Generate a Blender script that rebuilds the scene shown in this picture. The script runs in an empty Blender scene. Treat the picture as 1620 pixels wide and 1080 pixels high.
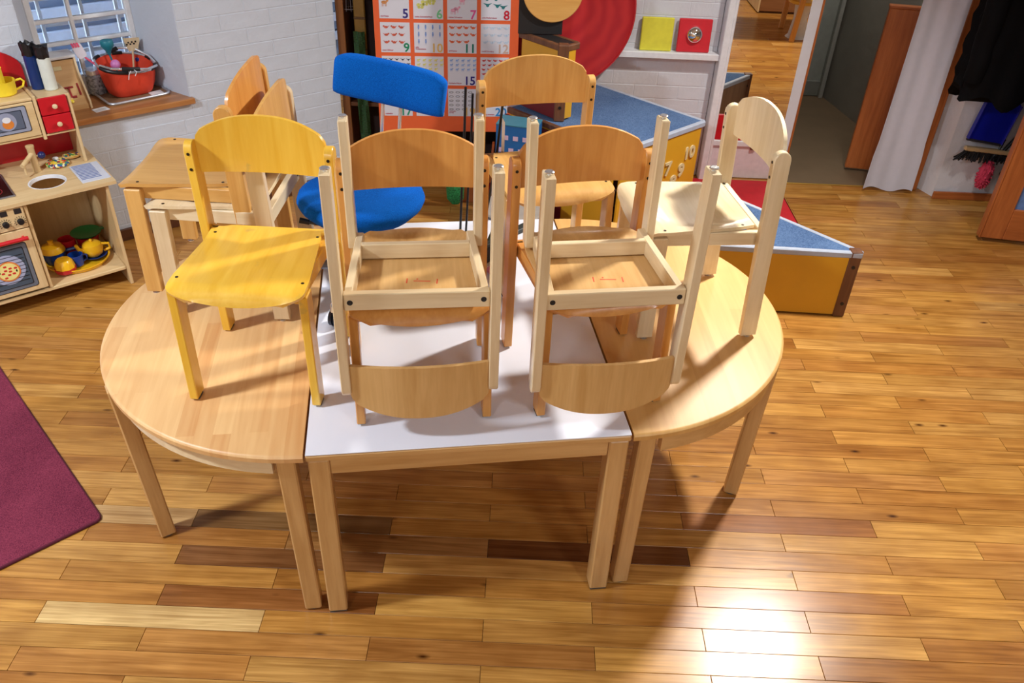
import bpy, math, random
from mathutils import Vector, Matrix
S = bpy.context.scene
COL = S.collection
R = math.radians
rnd = random.Random(7)

# ------------------------------------------------------------------ camera
PITCH, ROLL, FPX, CAMH = 0.620589717, -0.0430140631, 1321.98, 2.04143
fw = Vector((0, math.cos(PITCH), -math.sin(PITCH)))
rt0 = Vector((1, 0, 0)); dn0 = fw.cross(rt0)
rt = math.cos(ROLL) * rt0 + math.sin(ROLL) * dn0
dn = -math.sin(ROLL) * rt0 + math.cos(ROLL) * dn0
cd = bpy.data.cameras.new('camera'); cam = bpy.data.objects.new('camera', cd); COL.objects.link(cam)
cd.sensor_width = 36.0; cd.lens = FPX / 1620.0 * 36.0; cd.clip_start = 0.05
m = Matrix.Identity(4)
for i, a in enumerate((rt, -dn, -fw)):
    for k in range(3): m[k][i] = a[k]
m.translation = Vector((0, 0, CAMH))
cam.matrix_world = m
S.camera = cam

# ------------------------------------------------------------------ light
def lin(c):
    def f(v):
        v /= 255.0
        return v / 12.92 if v <= .04045 else ((v + .055) / 1.055) ** 2.4
    return tuple(f(v) for v in c)

W = bpy.data.worlds.new('world'); S.world = W; W.use_nodes = True
bg = W.node_tree.nodes['Background']; bg.inputs[0].default_value = (.72, .86, 1, 1); bg.inputs[1].default_value = 20.0
def area(name, loc, size, power, col=(1, .93, .83), target=None, shape='SQUARE', sy=None, spread=180):
    l = bpy.data.lights.new(name, 'AREA'); l.shape = shape; l.size = size; l.energy = power; l.color = col
    l.spread = R(spread)
    if sy: l.shape = 'RECTANGLE'; l.size_y = sy
    o = bpy.data.objects.new(name, l); o.location = loc; COL.objects.link(o)
    d = Vector(target) - Vector(loc) if target else Vector((0, 0, -1))
    o.rotation_euler = d.to_track_quat('-Z', 'Y').to_euler()
    return o
area('ceiling_or_fill_light', (1.56, 3.17, 2.60), .22, 86, (1, .975, .92), (.45, 2.1, .3), shape='DISK', spread=150)
area('ceiling_or_fill_light', (-2.35, 1.0, 2.60), .26, 86, (.84, .92, 1), shape='DISK')
area('ceiling_or_fill_light', (1.56, -.6, 2.60), .5, 26, (.93, .97, 1), shape='DISK')  # added fill lamp behind the camera, raises the ambient light
area('ceiling_or_fill_light', (-1.2, -1.4, 2.60), .5, 22, (.93, .97, 1), shape='DISK')  # second added fill lamp towards the rear wall
area('ceiling_or_fill_light', (1.9, 7.2, 2.60), .4, 60, (1, .90, .76), shape='DISK')
area('corridor_fill_light', (2.0, 5.15, 2.60), .25, 10, (1, .96, .9), shape='DISK')  # added lamp to lift the dark corridor walls
area('rear_fill_light', (-.3, -2.45, 1.75), 3.4, 15, (.78, .89, 1), (0, 2.5, .6), sy=1.5)  # added soft fill from behind the camera, no window modelled there
S.view_settings.view_transform = 'Standard'
S.view_settings.look = 'None'
S.view_settings.gamma = 1.0
S.view_settings.use_curve_mapping = False
S.view_settings.exposure = 0.25
S.cycles.use_denoising = True
S.cycles.max_bounces = 8
S.cycles.sample_clamp_indirect = 6.0

# ------------------------------------------------------------------ geometry helpers
class MB:
    def __init__(s): s.v = []; s.f = []
    def add(s, vs, fs):
        n = len(s.v); s.v += [tuple(p) for p in vs]; s.f += [tuple(n + i for i in f) for f in fs]; return s
    def box(s, c, d, bev=.0, M=None):
        h = [x / 2 for x in d]; b = min(bev, *[x * .49 for x in h]) if bev else 0
        vs = []; fs = []
        if not b:
            for x in (-1, 1):
                for y in (-1, 1):
                    for z in (-1, 1): vs.append(Vector((x * h[0], y * h[1], z * h[2])))
            fs = [(0, 1, 3, 2), (4, 6, 7, 5), (0, 4, 5, 1), (2, 3, 7, 6), (0, 2, 6, 4), (1, 5, 7, 3)]
        else:
            ix = {}
            for x in (-1, 1):
                for y in (-1, 1):
                    for z in (-1, 1):
                        sg = (x, y, z)
                        for a in range(3):
                            p = [sg[k] * (h[k] - (0 if k == a else b)) for k in range(3)]
                            ix[(sg, a)] = len(vs); vs.append(Vector(p))
            def g(sg, a): return ix[(tuple(sg), a)]
            for a in range(3):
                o1, o2 = (a + 1) % 3, (a + 2) % 3
                for sa in (-1, 1):
                    q = []
                    for p1, p2 in ((-1, -1), (1, -1), (1, 1), (-1, 1)):
                        sg = [0, 0, 0]; sg[a] = sa; sg[o1] = p1; sg[o2] = p2; q.append(g(sg, a))
                    fs.append(tuple(q if sa > 0 else q[::-1]))
                for p1 in (-1, 1):
                    for p2 in (-1, 1):
                        lo = [0, 0, 0]; lo[o1] = p1; lo[o2] = p2; hi = lo[:]; lo[a] = -1; hi[a] = 1
                        q = (g(lo, o1), g(hi, o1), g(hi, o2), g(lo, o2))
                        fs.append(q if p1 * p2 < 0 else q[::-1])
            for (x, y, z) in [(x, y, z) for x in (-1, 1) for y in (-1, 1) for z in (-1, 1)]:
                q = (g((x, y, z), 0), g((x, y, z), 1), g((x, y, z), 2))
                fs.append(q if x * y * z > 0 else q[::-1])
        c = Vector(c)
        vs = [(c + ((M @ p) if M else p)) for p in vs]
        return s.add(vs, fs)
    def beam(s, p0, p1, w, t, bev=.002, side=(1, 0, 0)):
        p0, p1 = Vector(p0), Vector(p1); z = (p1 - p0); L = z.length; z.normalize()
        x = Vector(side); x = (x - z * x.dot(z)).normalized(); y = z.cross(x)
        M = Matrix((x, y, z)).transposed()
        return s.box((p0 + p1) / 2, (w, t, L), bev, M)
    def cyl(s, p0, p1, r0, r1=None, n=16, cap=True):
        return s.tube([p0, p1], [r0, r0 if r1 is None else r1], n, cap)
    def tube(s, pts, rad, n=10, cap=True, closed=False):
        pts = [Vector(p) for p in pts]
        if not isinstance(rad, (list, tuple)): rad = [rad] * len(pts)
        N = len(pts); ref = None; rings = []
        for i, p in enumerate(pts):
            a = pts[(i - 1) % N] if (closed or i > 0) else p; b = pts[(i + 1) % N] if (closed or i < N - 1) else p
            t = (b - a).normalized()
            if ref is None:
                ref = Vector((0, 0, 1)) if abs(t.z) < .9 else Vector((1, 0, 0))
            u = (ref - t * ref.dot(t)).normalized(); w = t.cross(u); ref = u
            rings.append([p + (u * math.cos(2 * math.pi * k / n) + w * math.sin(2 * math.pi * k / n)) * rad[i] for k in range(n)])
        vs = [q for r in rings for q in r]; fs = []
        for i in range(N if closed else N - 1):
            j = (i + 1) % N
            for k in range(n): fs.append((i * n + k, i * n + (k + 1) % n, j * n + (k + 1) % n, j * n + k))
        if cap and not closed:
            fs.append(tuple(range(n))[::-1]); fs.append(tuple((N - 1) * n + k for k in range(n)))
        return s.add(vs, fs)
    def lathe(s, prof, n=24, c=(0, 0, 0), M=None, sx=1, sy=1, cap=True):
        c = Vector(c); vs = []; fs = []
        for r, z in prof:
            for k in range(n):
                a = 2 * math.pi * k / n; p = Vector((r * math.cos(a) * sx, r * math.sin(a) * sy, z)); vs.append(c + ((M @ p) if M else p))
        N = len(prof)
        for i in range(N - 1):
            for k in range(n): fs.append((i * n + k, i * n + (k + 1) % n, (i + 1) * n + (k + 1) % n, (i + 1) * n + k))
        if cap and prof[0][0] > 1e-6: fs.append(tuple(range(n))[::-1])
        if cap and prof[-1][0] > 1e-6: fs.append(tuple((N - 1) * n + k for k in range(n)))
        return s.add(vs, fs)
    def prism(s, poly, z0, z1, M=None, c=(0, 0, 0)):
        c = Vector(c); n = len(poly)
        vs = [Vector((x, y, z0)) for x, y in poly] + [Vector((x, y, z1)) for x, y in poly]
        vs = [c + ((M @ p) if M else p) for p in vs]
        fs = [tuple(range(n))[::-1], tuple(range(n, 2 * n))] + [(i, (i + 1) % n, n + (i + 1) % n, n + i) for i in range(n)]
        return s.add(vs, fs)
    def ell(s, c, r, n=14, m=8, M=None):
        prof = [(max(1e-7, math.sin(math.pi * i / m)), -math.cos(math.pi * i / m)) for i in range(m + 1)]
        prof[0] = (1e-7, -1); prof[-1] = (1e-7, 1)
        c = Vector(c); vs = []; fs = []
        for q, z in prof:
            for k in range(n):
                a = 2 * math.pi * k / n; p = Vector((q * math.cos(a) * r[0], q * math.sin(a) * r[1], z * r[2])); vs.append(c + ((M @ p) if M else p))
        for i in range(m):
            for k in range(n): fs.append((i * n + k, i * n + (k + 1) % n, (i + 1) * n + (k + 1) % n, (i + 1) * n + k))
        return s.add(vs, fs)
    def sheet(s, P, th):
        """P[i][j] grid of points; solid sheet of thickness th along local normals"""
        nu, nv = len(P), len(P[0]); P = [[Vector(p) for p in r] for r in P]; top = []; bot = []
        for i in range(nu):
            for j in range(nv):
                du = P[min(i + 1, nu - 1)][j] - P[max(i - 1, 0)][j]; dv = P[i][min(j + 1, nv - 1)] - P[i][max(j - 1, 0)]
                nn = du.cross(dv); nn = nn.normalized() if nn.length > 1e-9 else Vector((0, 0, 1))
                top.append(P[i][j]); bot.append(P[i][j] - nn * th)
        n = nu * nv; fs = []
        for i in range(nu - 1):
            for j in range(nv - 1):
                a, b, c, d = i * nv + j, (i + 1) * nv + j, (i + 1) * nv + j + 1, i * nv + j + 1
                fs += [(a, b, c, d), (n + d, n + c, n + b, n + a)]
        ring = [i * nv for i in range(nu)] + [(nu - 1) * nv + j for j in range(1, nv)] + [i * nv + nv - 1 for i in range(nu - 2, -1, -1)] + [j for j in range(nv - 2, 0, -1)]
        for k in range(len(ring)):
            a, b = ring[k], ring[(k + 1) % len(ring)]; fs.append((b, a, n + a, n + b))
        return s.add(top + bot, fs)
    def mesh(s, name, angle=35):
        me = bpy.data.meshes.new(name); me.from_pydata(s.v, [], s.f); me.validate(); me.update()
        me.shade_smooth(); me.set_sharp_from_angle(angle=R(angle)); return me

def link(name, me, mat=None, parent=None, loc=(0, 0, 0), rot=(0, 0, 0)):
    o = bpy.data.objects.new(name, me); COL.objects.link(o)
    if mat is not None and me is not None and not me.materials: me.materials.append(mat)
    o.location = loc; o.rotation_euler = rot
    if parent: o.parent = parent
    return o
def part(name, mb, mat, parent=None, loc=(0, 0, 0), rot=(0, 0, 0), label=None, angle=35):
    o = link(name, mb.mesh(name, angle), mat, parent, loc, rot)
    if label: o['label'] = label
    return o
def tag(o, label, cat, group=None, kind=None):
    o['label'] = label; o['category'] = cat
    if group: o['group'] = group
    if kind: o['kind'] = kind
    return o
def thing(name, label, cat, loc=(0, 0, 0), rz=0, group=None):
    o = bpy.data.objects.new(name, None); o.empty_display_size = .05; COL.objects.link(o)
    o.location = loc; o.rotation_euler = (0, 0, R(rz)); return tag(o, label, cat, group)
def struct(name, mb, mat, parent=None, loc=(0, 0, 0), rz=0, label=None):
    o = part(name, mb, mat, parent, loc, (0, 0, R(rz)))
    if not parent: o['kind'] = 'structure'
    if label: o['label'] = label
    return o
def textmesh(txt, size, ext=.0006, align='CENTER', off=0):
    c = bpy.data.curves.new('lettering', 'FONT'); c.body = txt; c.size = size; c.extrude = ext; c.align_x = align; c.align_y = 'BOTTOM_BASELINE'; c.resolution_u = 3; c.offset = off
    o = bpy.data.objects.new('lettering', c); COL.objects.link(o)
    dg = bpy.context.evaluated_depsgraph_get(); me = bpy.data.meshes.new_from_object(o.evaluated_get(dg))
    bpy.data.objects.remove(o); bpy.data.curves.remove(c); return me

# ------------------------------------------------------------------ materials
MATS = {}
def newmat(name):
    mt = bpy.data.materials.new(name); mt.use_nodes = True; nt = mt.node_tree
    return mt, nt, nt.nodes['Principled BSDF'], nt.nodes.new, nt.links.new
def plain(name, c, rough=.5, metal=0, noise=.06, nscale=30, bump=0, coat=0, spec=.5, trans=0):
    if name in MATS: return MATS[name]
    mt, nt, bs, N, L = newmat(name); c = lin(c)
    tc = N('ShaderNodeTexCoord'); no = N('ShaderNodeTexNoise'); no.inputs['Scale'].default_value = nscale; no.inputs['Detail'].default_value = 4
    L(tc.outputs['Object'], no.inputs['Vector'])
    rp = N('ShaderNodeValToRGB'); rp.color_ramp.elements[0].position = .3; rp.color_ramp.elements[1].position = .7
    rp.color_ramp.elements[0].color = tuple(x * (1 - noise) for x in c) + (1,); rp.color_ramp.elements[1].color = tuple(min(1, x * (1 + noise)) for x in c) + (1,)
    L(no.outputs['Fac'], rp.inputs[0]); L(rp.outputs[0], bs.inputs['Base Color'])
    bs.inputs['Roughness'].default_value = rough; bs.inputs['Metallic'].default_value = metal
    bs.inputs['Coat Weight'].default_value = coat; bs.inputs['Specular IOR Level'].default_value = spec
    bs.inputs['Coat Roughness'].default_value = .1
    if bump:
        b = N('ShaderNodeBump'); b.inputs['Strength'].default_value = bump; b.inputs['Distance'].default_value = .004
        L(no.outputs['Fac'], b.inputs['Height']); L(b.outputs[0], bs.inputs['Normal'])
    MATS[name] = mt; return mt
def wood(name, lo, hi, axis='z', rough=.38, coat=.25, streak=1.0, wear=None, dist=.7):
    key = name + '_' + axis
    if key in MATS: return MATS[key]
    mt, nt, bs, N, L = newmat(key); lo, hi = lin(lo), lin(hi)
    tc = N('ShaderNodeTexCoord'); oi = N('ShaderNodeObjectInfo')
    ml = N('ShaderNodeMath'); ml.operation = 'MULTIPLY'; ml.inputs[1].default_value = 17.3; L(oi.outputs['Random'], ml.inputs[0])
    ad = N('ShaderNodeVectorMath'); ad.operation = 'ADD'; L(tc.outputs['Object'], ad.inputs[0]); L(ml.outputs[0], ad.inputs[1])
    mp = N('ShaderNodeMapping'); sc = {'x': (1.3, 17, 17), 'y': (17, 1.3, 17), 'z': (17, 17, 1.3)}[axis]; mp.inputs['Scale'].default_value = sc
    L(ad.outputs[0], mp.inputs['Vector'])
    n1 = N('ShaderNodeTexNoise'); n1.inputs['Scale'].default_value = 1.6 * streak; n1.inputs['Detail'].default_value = 5; n1.inputs['Distortion'].default_value = dist
    L(mp.outputs[0], n1.inputs['Vector'])
    n2 = N('ShaderNodeTexNoise'); n2.inputs['Scale'].default_value = 9; n2.inputs['Detail'].default_value = 3; L(mp.outputs[0], n2.inputs['Vector'])
    mx = N('ShaderNodeMath'); mx.operation = 'MULTIPLY_ADD'; mx.inputs[1].default_value = .35; L(n2.outputs['Fac'], mx.inputs[0]); L(n1.outputs['Fac'], mx.inputs[2])
    rp = N('ShaderNodeValToRGB'); e = rp.color_ramp.elements; e[0].position = .42; e[1].position = .92
    e[0].color = lo + (1,); e[1].color = hi + (1,)
    L(mx.outputs[0], rp.inputs[0]); out = rp.outputs[0]
    if wear:
        n3 = N('ShaderNodeTexNoise'); n3.inputs['Scale'].default_value = 14; n3.inputs['Detail'].default_value = 6; L(tc.outputs['Object'], n3.inputs['Vector'])
        r3 = N('ShaderNodeValToRGB'); r3.color_ramp.elements[0].position = .66; r3.color_ramp.elements[1].position = .74
        L(n3.outputs['Fac'], r3.inputs[0]); mm = N('ShaderNodeMix'); mm.data_type = 'RGBA'; mm.inputs['B'].default_value = lin(wear) + (1,)
        L(r3.outputs[0], mm.inputs['Factor']); L(out, mm.inputs['A']); out = mm.outputs['Result']
    L(out, bs.inputs['Base Color']); bs.inputs['Roughness'].default_value = rough; bs.inputs['Coat Weight'].default_value = coat; bs.inputs['Coat Roughness'].default_value = .16
    b = N('ShaderNodeBump'); b.inputs['Strength'].default_value = .08; b.inputs['Distance'].default_value = .002; L(mx.outputs[0], b.inputs['Height']); L(b.outputs[0], bs.inputs['Normal'])
    MATS[key] = mt; return mt
def staves(name, lo, hi, rz, w=.045, ln=.5, rough=.3):
    """glued solid wood staves: colour varies from stave to stave, grain along the staves"""
    mt, nt, bs, N, L = newmat(name); lo, hi = lin(lo), lin(hi)
    tc = N('ShaderNodeTexCoord'); mp = N('ShaderNodeMapping'); mp.inputs['Rotation'].default_value = (0, 0, R(rz)); L(tc.outputs['Object'], mp.inputs['Vector'])
    br = N('ShaderNodeTexBrick'); br.inputs['Scale'].default_value = 1; br.inputs['Brick Width'].default_value = ln; br.inputs['Row Height'].default_value = w
    br.inputs['Mortar Size'].default_value = 0; br.inputs['Color1'].default_value = (0, 0, 0, 1); br.inputs['Color2'].default_value = (1, 1, 1, 1); br.offset = .37
    L(mp.outputs[0], br.inputs['Vector'])
    m2 = N('ShaderNodeMapping'); m2.inputs['Scale'].default_value = (1.5, 26, 1); L(mp.outputs[0], m2.inputs['Vector'])
    no = N('ShaderNodeTexNoise'); no.inputs['Scale'].default_value = 1.7; no.inputs['Detail'].default_value = 6; no.inputs['Distortion'].default_value = .5; L(m2.outputs[0], no.inputs['Vector'])
    a = N('ShaderNodeMath'); a.operation = 'MULTIPLY'; a.inputs[1].default_value = .42; L(br.outputs['Color'], a.inputs[0])
    c = N('ShaderNodeMath'); c.operation = 'MULTIPLY_ADD'; c.inputs[1].default_value = .85; L(no.outputs['Fac'], c.inputs[0]); L(a.outputs[0], c.inputs[2])
    rp = N('ShaderNodeValToRGB'); e = rp.color_ramp.elements; e[0].position = .25; e[1].position = .95; e[0].color = lo + (1,); e[1].color = hi + (1,)
    L(c.outputs[0], rp.inputs[0]); L(rp.outputs[0], bs.inputs['Base Color']); bs.inputs['Roughness'].default_value = rough
    MATS[name] = mt; return mt
def floormat(name, per_object):
    mt, nt, bs, N, L = newmat(name)
    tc = N('ShaderNodeTexCoord'); oi = N('ShaderNodeObjectInfo'); at = N('ShaderNodeAttribute'); at.attribute_name = 'tone'
    gm = N('ShaderNodeNewGeometry')
    ml = N('ShaderNodeMath'); ml.operation = 'MULTIPLY'; ml.inputs[1].default_value = 53.7
    L(oi.outputs['Random'] if per_object else gm.outputs['Random Per Island'], ml.inputs[0])
    ad = N('ShaderNodeVectorMath'); ad.operation = 'ADD'; L(tc.outputs['Object'], ad.inputs[0]); L(ml.outputs[0], ad.inputs[1])
    mp = N('ShaderNodeMapping'); mp.inputs['Scale'].default_value = (1.6, 22, 22); L(ad.outputs[0], mp.inputs['Vector'])
    n1 = N('ShaderNodeTexNoise'); n1.inputs['Scale'].default_value = 1.5; n1.inputs['Detail'].default_value = 7; n1.inputs['Distortion'].default_value = 1.1; L(mp.outputs[0], n1.inputs['Vector'])
    r1 = N('ShaderNodeValToRGB'); e = r1.color_ramp.elements; e[0].position = .33; e[0].color = (.70, .63, .55, 1); e[1].position = .66; e[1].color = (1.08, 1.08, 1.08, 1); L(n1.outputs['Fac'], r1.inputs[0])
    # cloudy light / dark zones along the board
    n0 = N('ShaderNodeTexNoise'); n0.inputs['Scale'].default_value = 6; n0.inputs['Detail'].default_value = 2; L(ad.outputs[0], n0.inputs['Vector'])
    r0 = N('ShaderNodeValToRGB'); e = r0.color_ramp.elements; e[0].position = .35; e[0].color = (.86, .80, .72, 1); e[1].position = .62; e[1].color = (1.04, 1.04, 1.04, 1); L(n0.outputs['Fac'], r0.inputs[0])
    # knots
    m3 = N('ShaderNodeMapping'); m3.inputs['Scale'].default_value = (3.2, 8, 8); L(ad.outputs[0], m3.inputs['Vector'])
    vo = N('ShaderNodeTexVoronoi'); vo.inputs['Scale'].default_value = 1.3; L(m3.outputs[0], vo.inputs['Vector'])
    r2 = N('ShaderNodeValToRGB'); e = r2.color_ramp.elements; e[0].position = .02; e[0].color = (.14, .08, .05, 1); e[1].position = .10; e[1].color = (1, 1, 1, 1); L(vo.outputs['Distance'], r2.inputs[0])
    def mul(a, b):
        x = N('ShaderNodeMix'); x.data_type = 'RGBA'; x.blend_type = 'MULTIPLY'; x.inputs['Factor'].default_value = 1; L(a, x.inputs['A']); L(b, x.inputs['B']); return x.outputs['Result']
    m4 = N('ShaderNodeMapping'); m4.inputs['Scale'].default_value = (4, 170, 170); L(ad.outputs[0], m4.inputs['Vector'])
    n4 = N('ShaderNodeTexNoise'); n4.inputs['Scale'].default_value = 1; n4.inputs['Detail'].default_value = 3; n4.inputs['Distortion'].default_value = .4; L(m4.outputs[0], n4.inputs['Vector'])
    r4 = N('ShaderNodeValToRGB'); e = r4.color_ramp.elements; e[0].position = .36; e[0].color = (.82, .78, .72, 1); e[1].position = .60; e[1].color = (1.04, 1.04, 1.04, 1); L(n4.outputs['Fac'], r4.inputs[0])
    c = mul(mul(mul(oi.outputs['Color'] if per_object else at.outputs['Color'], r1.outputs[0]), r4.outputs[0]), mul(r0.outputs[0], r2.outputs[0]))
    L(c, bs.inputs['Base Color'])
    nr = N('ShaderNodeTexNoise'); nr.inputs['Scale'].default_value = 9; nr.inputs['Detail'].default_value = 5
    gp = N('ShaderNodeNewGeometry'); L(gp.outputs['Position'], nr.inputs['Vector'])
    mr = N('ShaderNodeMapRange'); mr.inputs['To Min'].default_value = .20; mr.inputs['To Max'].default_value = .30; L(nr.outputs['Fac'], mr.inputs['Value'])
    L(mr.outputs[0], bs.inputs['Roughness']); bs.inputs['Specular IOR Level'].default_value = .38
    b = N('ShaderNodeBump'); b.inputs['Strength'].default_value = .05; b.inputs['Distance'].default_value = .002; L(n1.outputs['Fac'], b.inputs['Height']); L(b.outputs[0], bs.inputs['Normal'])
    return mt
def plaster(name, c, bump=.5, scale=9, var=.05):
    mt, nt, bs, N, L = newmat(name); c = lin(c)
    tc = N('ShaderNodeTexCoord')
    n1 = N('ShaderNodeTexNoise'); n1.inputs['Scale'].default_value = scale; n1.inputs['Detail'].default_value = 8; n1.inputs['Roughness'].default_value = .6; L(tc.outputs['Object'], n1.inputs['Vector'])
    n2 = N('ShaderNodeTexNoise'); n2.inputs['Scale'].default_value = 2.2; n2.inputs['Detail'].default_value = 4; L(tc.outputs['Object'], n2.inputs['Vector'])
    rp = N('ShaderNodeValToRGB'); e = rp.color_ramp.elements; e[0].position = .3; e[1].position = .7
    e[0].color = tuple(x * (1 - var) for x in c) + (1,); e[1].color = tuple(min(1, x * (1 + var)) for x in c) + (1,); L(n2.outputs['Fac'], rp.inputs[0])
    L(rp.outputs[0], bs.inputs['Base Color']); bs.inputs['Roughness'].default_value = .7
    b = N('ShaderNodeBump'); b.inputs['Strength'].default_value = bump; b.inputs['Distance'].default_value = .012; L(n1.outputs['Fac'], b.inputs['Height']); L(b.outputs[0], bs.inputs['Normal'])
    MATS[name] = mt; return mt
def carpet(name, lo, hi, scale=160, bump=.8):
    mt, nt, bs, N, L = newmat(name); lo, hi = lin(lo), lin(hi)
    tc = N('ShaderNodeTexCoord'); n1 = N('ShaderNodeTexNoise'); n1.inputs['Scale'].default_value = scale; n1.inputs['Detail'].default_value = 4; L(tc.outputs['Object'], n1.inputs['Vector'])
    n2 = N('ShaderNodeTexNoise'); n2.inputs['Scale'].default_value = 5; n2.inputs['Detail'].default_value = 5; L(tc.outputs['Object'], n2.inputs['Vector'])
    mx = N('ShaderNodeMath'); mx.operation = 'MULTIPLY_ADD'; mx.inputs[1].default_value = .45; L(n2.outputs['Fac'], mx.inputs[0]); L(n1.outputs['Fac'], mx.inputs[2])
    rp = N('ShaderNodeValToRGB'); e = rp.color_ramp.elements; e[0].position = .5; e[1].position = .95; e[0].color = lo + (1,); e[1].color = hi + (1,); L(mx.outputs[0], rp.inputs[0])
    L(rp.outputs[0], bs.inputs['Base Color']); bs.inputs['Roughness'].default_value = .95; bs.inputs['Specular IOR Level'].default_value = .15
    b = N('ShaderNodeBump'); b.inputs['Strength'].default_value = bump; b.inputs['Distance'].default_value = .003; L(n1.outputs['Fac'], b.inputs['Height']); L(b.outputs[0], bs.inputs['Normal'])
    return mt
def glassmat():
    mt, nt, bs, N, L = newmat('window_glass'); nt.nodes.remove(bs)
    t = N('ShaderNodeBsdfTransparent'); g = N('ShaderNodeBsdfGlossy'); g.inputs['Roughness'].default_value = .03; t.inputs[0].default_value = (.92, .96, 1, 1)
    f = N('ShaderNodeFresnel'); f.inputs[0].default_value = 1.45; x = N('ShaderNodeMixShader'); L(f.outputs[0], x.inputs[0]); L(t.outputs[0], x.inputs[1]); L(g.outputs[0], x.inputs[2])
    L(x.outputs[0], nt.nodes['Material Output'].inputs['Surface']); return mt

WHITE_WALL = plaster('white_plaster', (212, 214, 220), .55)
LEFT_WALL = plaster('daylight_tinted_plaster', (200, 207, 219), .7)  # cool daylight put into the left wall's paint colour
# painted brick shares the wall plaster
WHITE_BRICK = plaster('white_painted_brick', (216, 217, 222), .45, 14)
CEIL = plain('ceiling_white', (206, 202, 196), .9)
ROOM_GREY = plain('rear_wall_paint', (150, 148, 146), .9)
GREY_STONE = plaster('grey_plaster', (138, 134, 124), .6, 6, .12)
OLIVE = plain('olive_linoleum', (112, 92, 68), .6, nscale=8)
SILLW = wood('sill_wood', (150, 96, 50), (190, 130, 76), 'x')
ORW = lambda a: wood('orange_wood', (150, 78, 34), (190, 110, 56), a)
DARKW = lambda a: wood('dark_wood', (70, 40, 26), (104, 62, 40), a)
BEECH = lambda a: wood('pale_beech', (214, 186, 142), (235, 214, 176), a)
HONEY = lambda a: wood('honey_beech', (198, 144, 72), (220, 172, 100), a)
ORANGE = lambda a: wood('orange_beech', (200, 132, 58), (222, 160, 84), a)
YELLOW = lambda a: wood('yellow_lacquered', (226, 170, 44), (240, 194, 74), a, .3, .5, wear=(196, 160, 76))
PALE = lambda a: wood('light_maple', (216, 194, 152), (236, 218, 184), a, .32, .45)
LEGW = lambda a: wood('table_leg_wood', (188, 140, 82), (214, 170, 112), a)
KITW = lambda a: wood('kitchen_ply', (206, 174, 124), (228, 200, 152), a)
CHROME = plain('chrome', (226, 230, 236), .22, .85, 0)
STEEL = plain('brushed_steel', (196, 202, 212), .38, .6, .05)
BLACK = plain('black_plastic', (22, 22, 26), .4)
SCREW = plain('dark_screw', (48, 38, 30), .4, .6)
PAD = plain('grey_felt_pad', (78, 72, 66), .9)
RED = plain('red_paint', (196, 18, 34), .4, coat=.2)
REDMARK = plain('red_stencil', (214, 78, 48), .7)
YELP = plain('yellow_plastic', (242, 186, 30), .3, coat=.3)
LEMON = plain('lemon_plastic', (246, 218, 50), .35)
BLUEP = plain('blue_plastic', (14, 62, 150), .3, coat=.2)
GREENP = plain('green_plastic', (18, 120, 62), .3)
REDP = plain('red_plastic', (190, 30, 40), .35)
WHITEP = plain('white_paint', (228, 229, 232), .45)

# ------------------------------------------------------------------ floor: oak boards
floor = struct('floor', MB().box((0, 3.4, -.02), (9.2, 13.0, .008)), plain('floor_base', (58, 36, 20), .9))
PL, PW, Y0 = .626, .0742, 1.521
plank_me = MB().box((0, 0, 0), (PL - .0012, PW - .0011, .016), .0008).mesh('oak_board')
FM_OBJ = floormat('oak_board', True); FM_ALL = floormat('oak_board_far', False); plank_me.materials.append(FM_OBJ)
PALETTE = [(196, 142, 70), (203, 151, 78), (193, 138, 67), (207, 157, 86), (186, 130, 62), (198, 144, 72), (204, 150, 74), (178, 122, 60), (196, 140, 74)]
SPECIAL = {(-13, 0): None}
def px(p):
    d = Vector(p) - Vector((0, 0, CAMH)); z = d.dot(fw)
    if z <= .1: return None
    return (810 + FPX * d.dot(rt) / z, 540 + FPX * d.dot(dn) / z, z)
boards = []
for j in range(-54, 108):
    y = Y0 + PW * j
    for k in range(-9, 10):
        x = (-.36 if j % 2 == 0 else -.047) + PL * (k + .5)
        if abs(x) > 4.4 or (4.60 < y < 6.36 and x > 1.53 + (y - 4.6) * .3 + .28): continue
        p = px((x, y, 0)); seen = p is not None and -160 < p[0] < 1780 and -20 < p[1] < 1110
        boards.append(((0 if seen else 1), -(p[1] if p else -9999), x, y, j, k))
boards.sort()
rb = random.Random(3)
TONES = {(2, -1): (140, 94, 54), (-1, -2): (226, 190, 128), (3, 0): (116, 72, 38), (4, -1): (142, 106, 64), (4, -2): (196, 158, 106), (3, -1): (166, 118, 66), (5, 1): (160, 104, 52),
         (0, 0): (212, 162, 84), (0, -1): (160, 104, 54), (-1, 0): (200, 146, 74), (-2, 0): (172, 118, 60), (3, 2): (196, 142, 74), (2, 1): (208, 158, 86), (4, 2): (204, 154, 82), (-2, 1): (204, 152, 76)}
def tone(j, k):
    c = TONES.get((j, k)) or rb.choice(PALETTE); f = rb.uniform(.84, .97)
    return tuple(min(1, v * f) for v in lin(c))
rest = MB(); restcol = []
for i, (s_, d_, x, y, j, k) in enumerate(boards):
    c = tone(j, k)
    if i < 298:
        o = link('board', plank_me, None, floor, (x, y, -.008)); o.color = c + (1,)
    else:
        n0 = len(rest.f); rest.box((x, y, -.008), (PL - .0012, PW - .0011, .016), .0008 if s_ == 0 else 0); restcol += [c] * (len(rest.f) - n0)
o = part('floor_boards', rest, FM_ALL, floor); o['kind'] = 'stuff'
ca = o.data.color_attributes.new('tone', 'FLOAT_COLOR', 'CORNER')
for pl, c in zip(o.data.polygons, restcol):
    for li in pl.loop_indices: ca.data[li].color = c + (1,)
struct('floor_corridor', MB().prism([(1.535, 4.565), (3.8, 4.565), (3.8, 6.36), (2.05, 6.36)], -.014, .0016), OLIVE)
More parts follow.
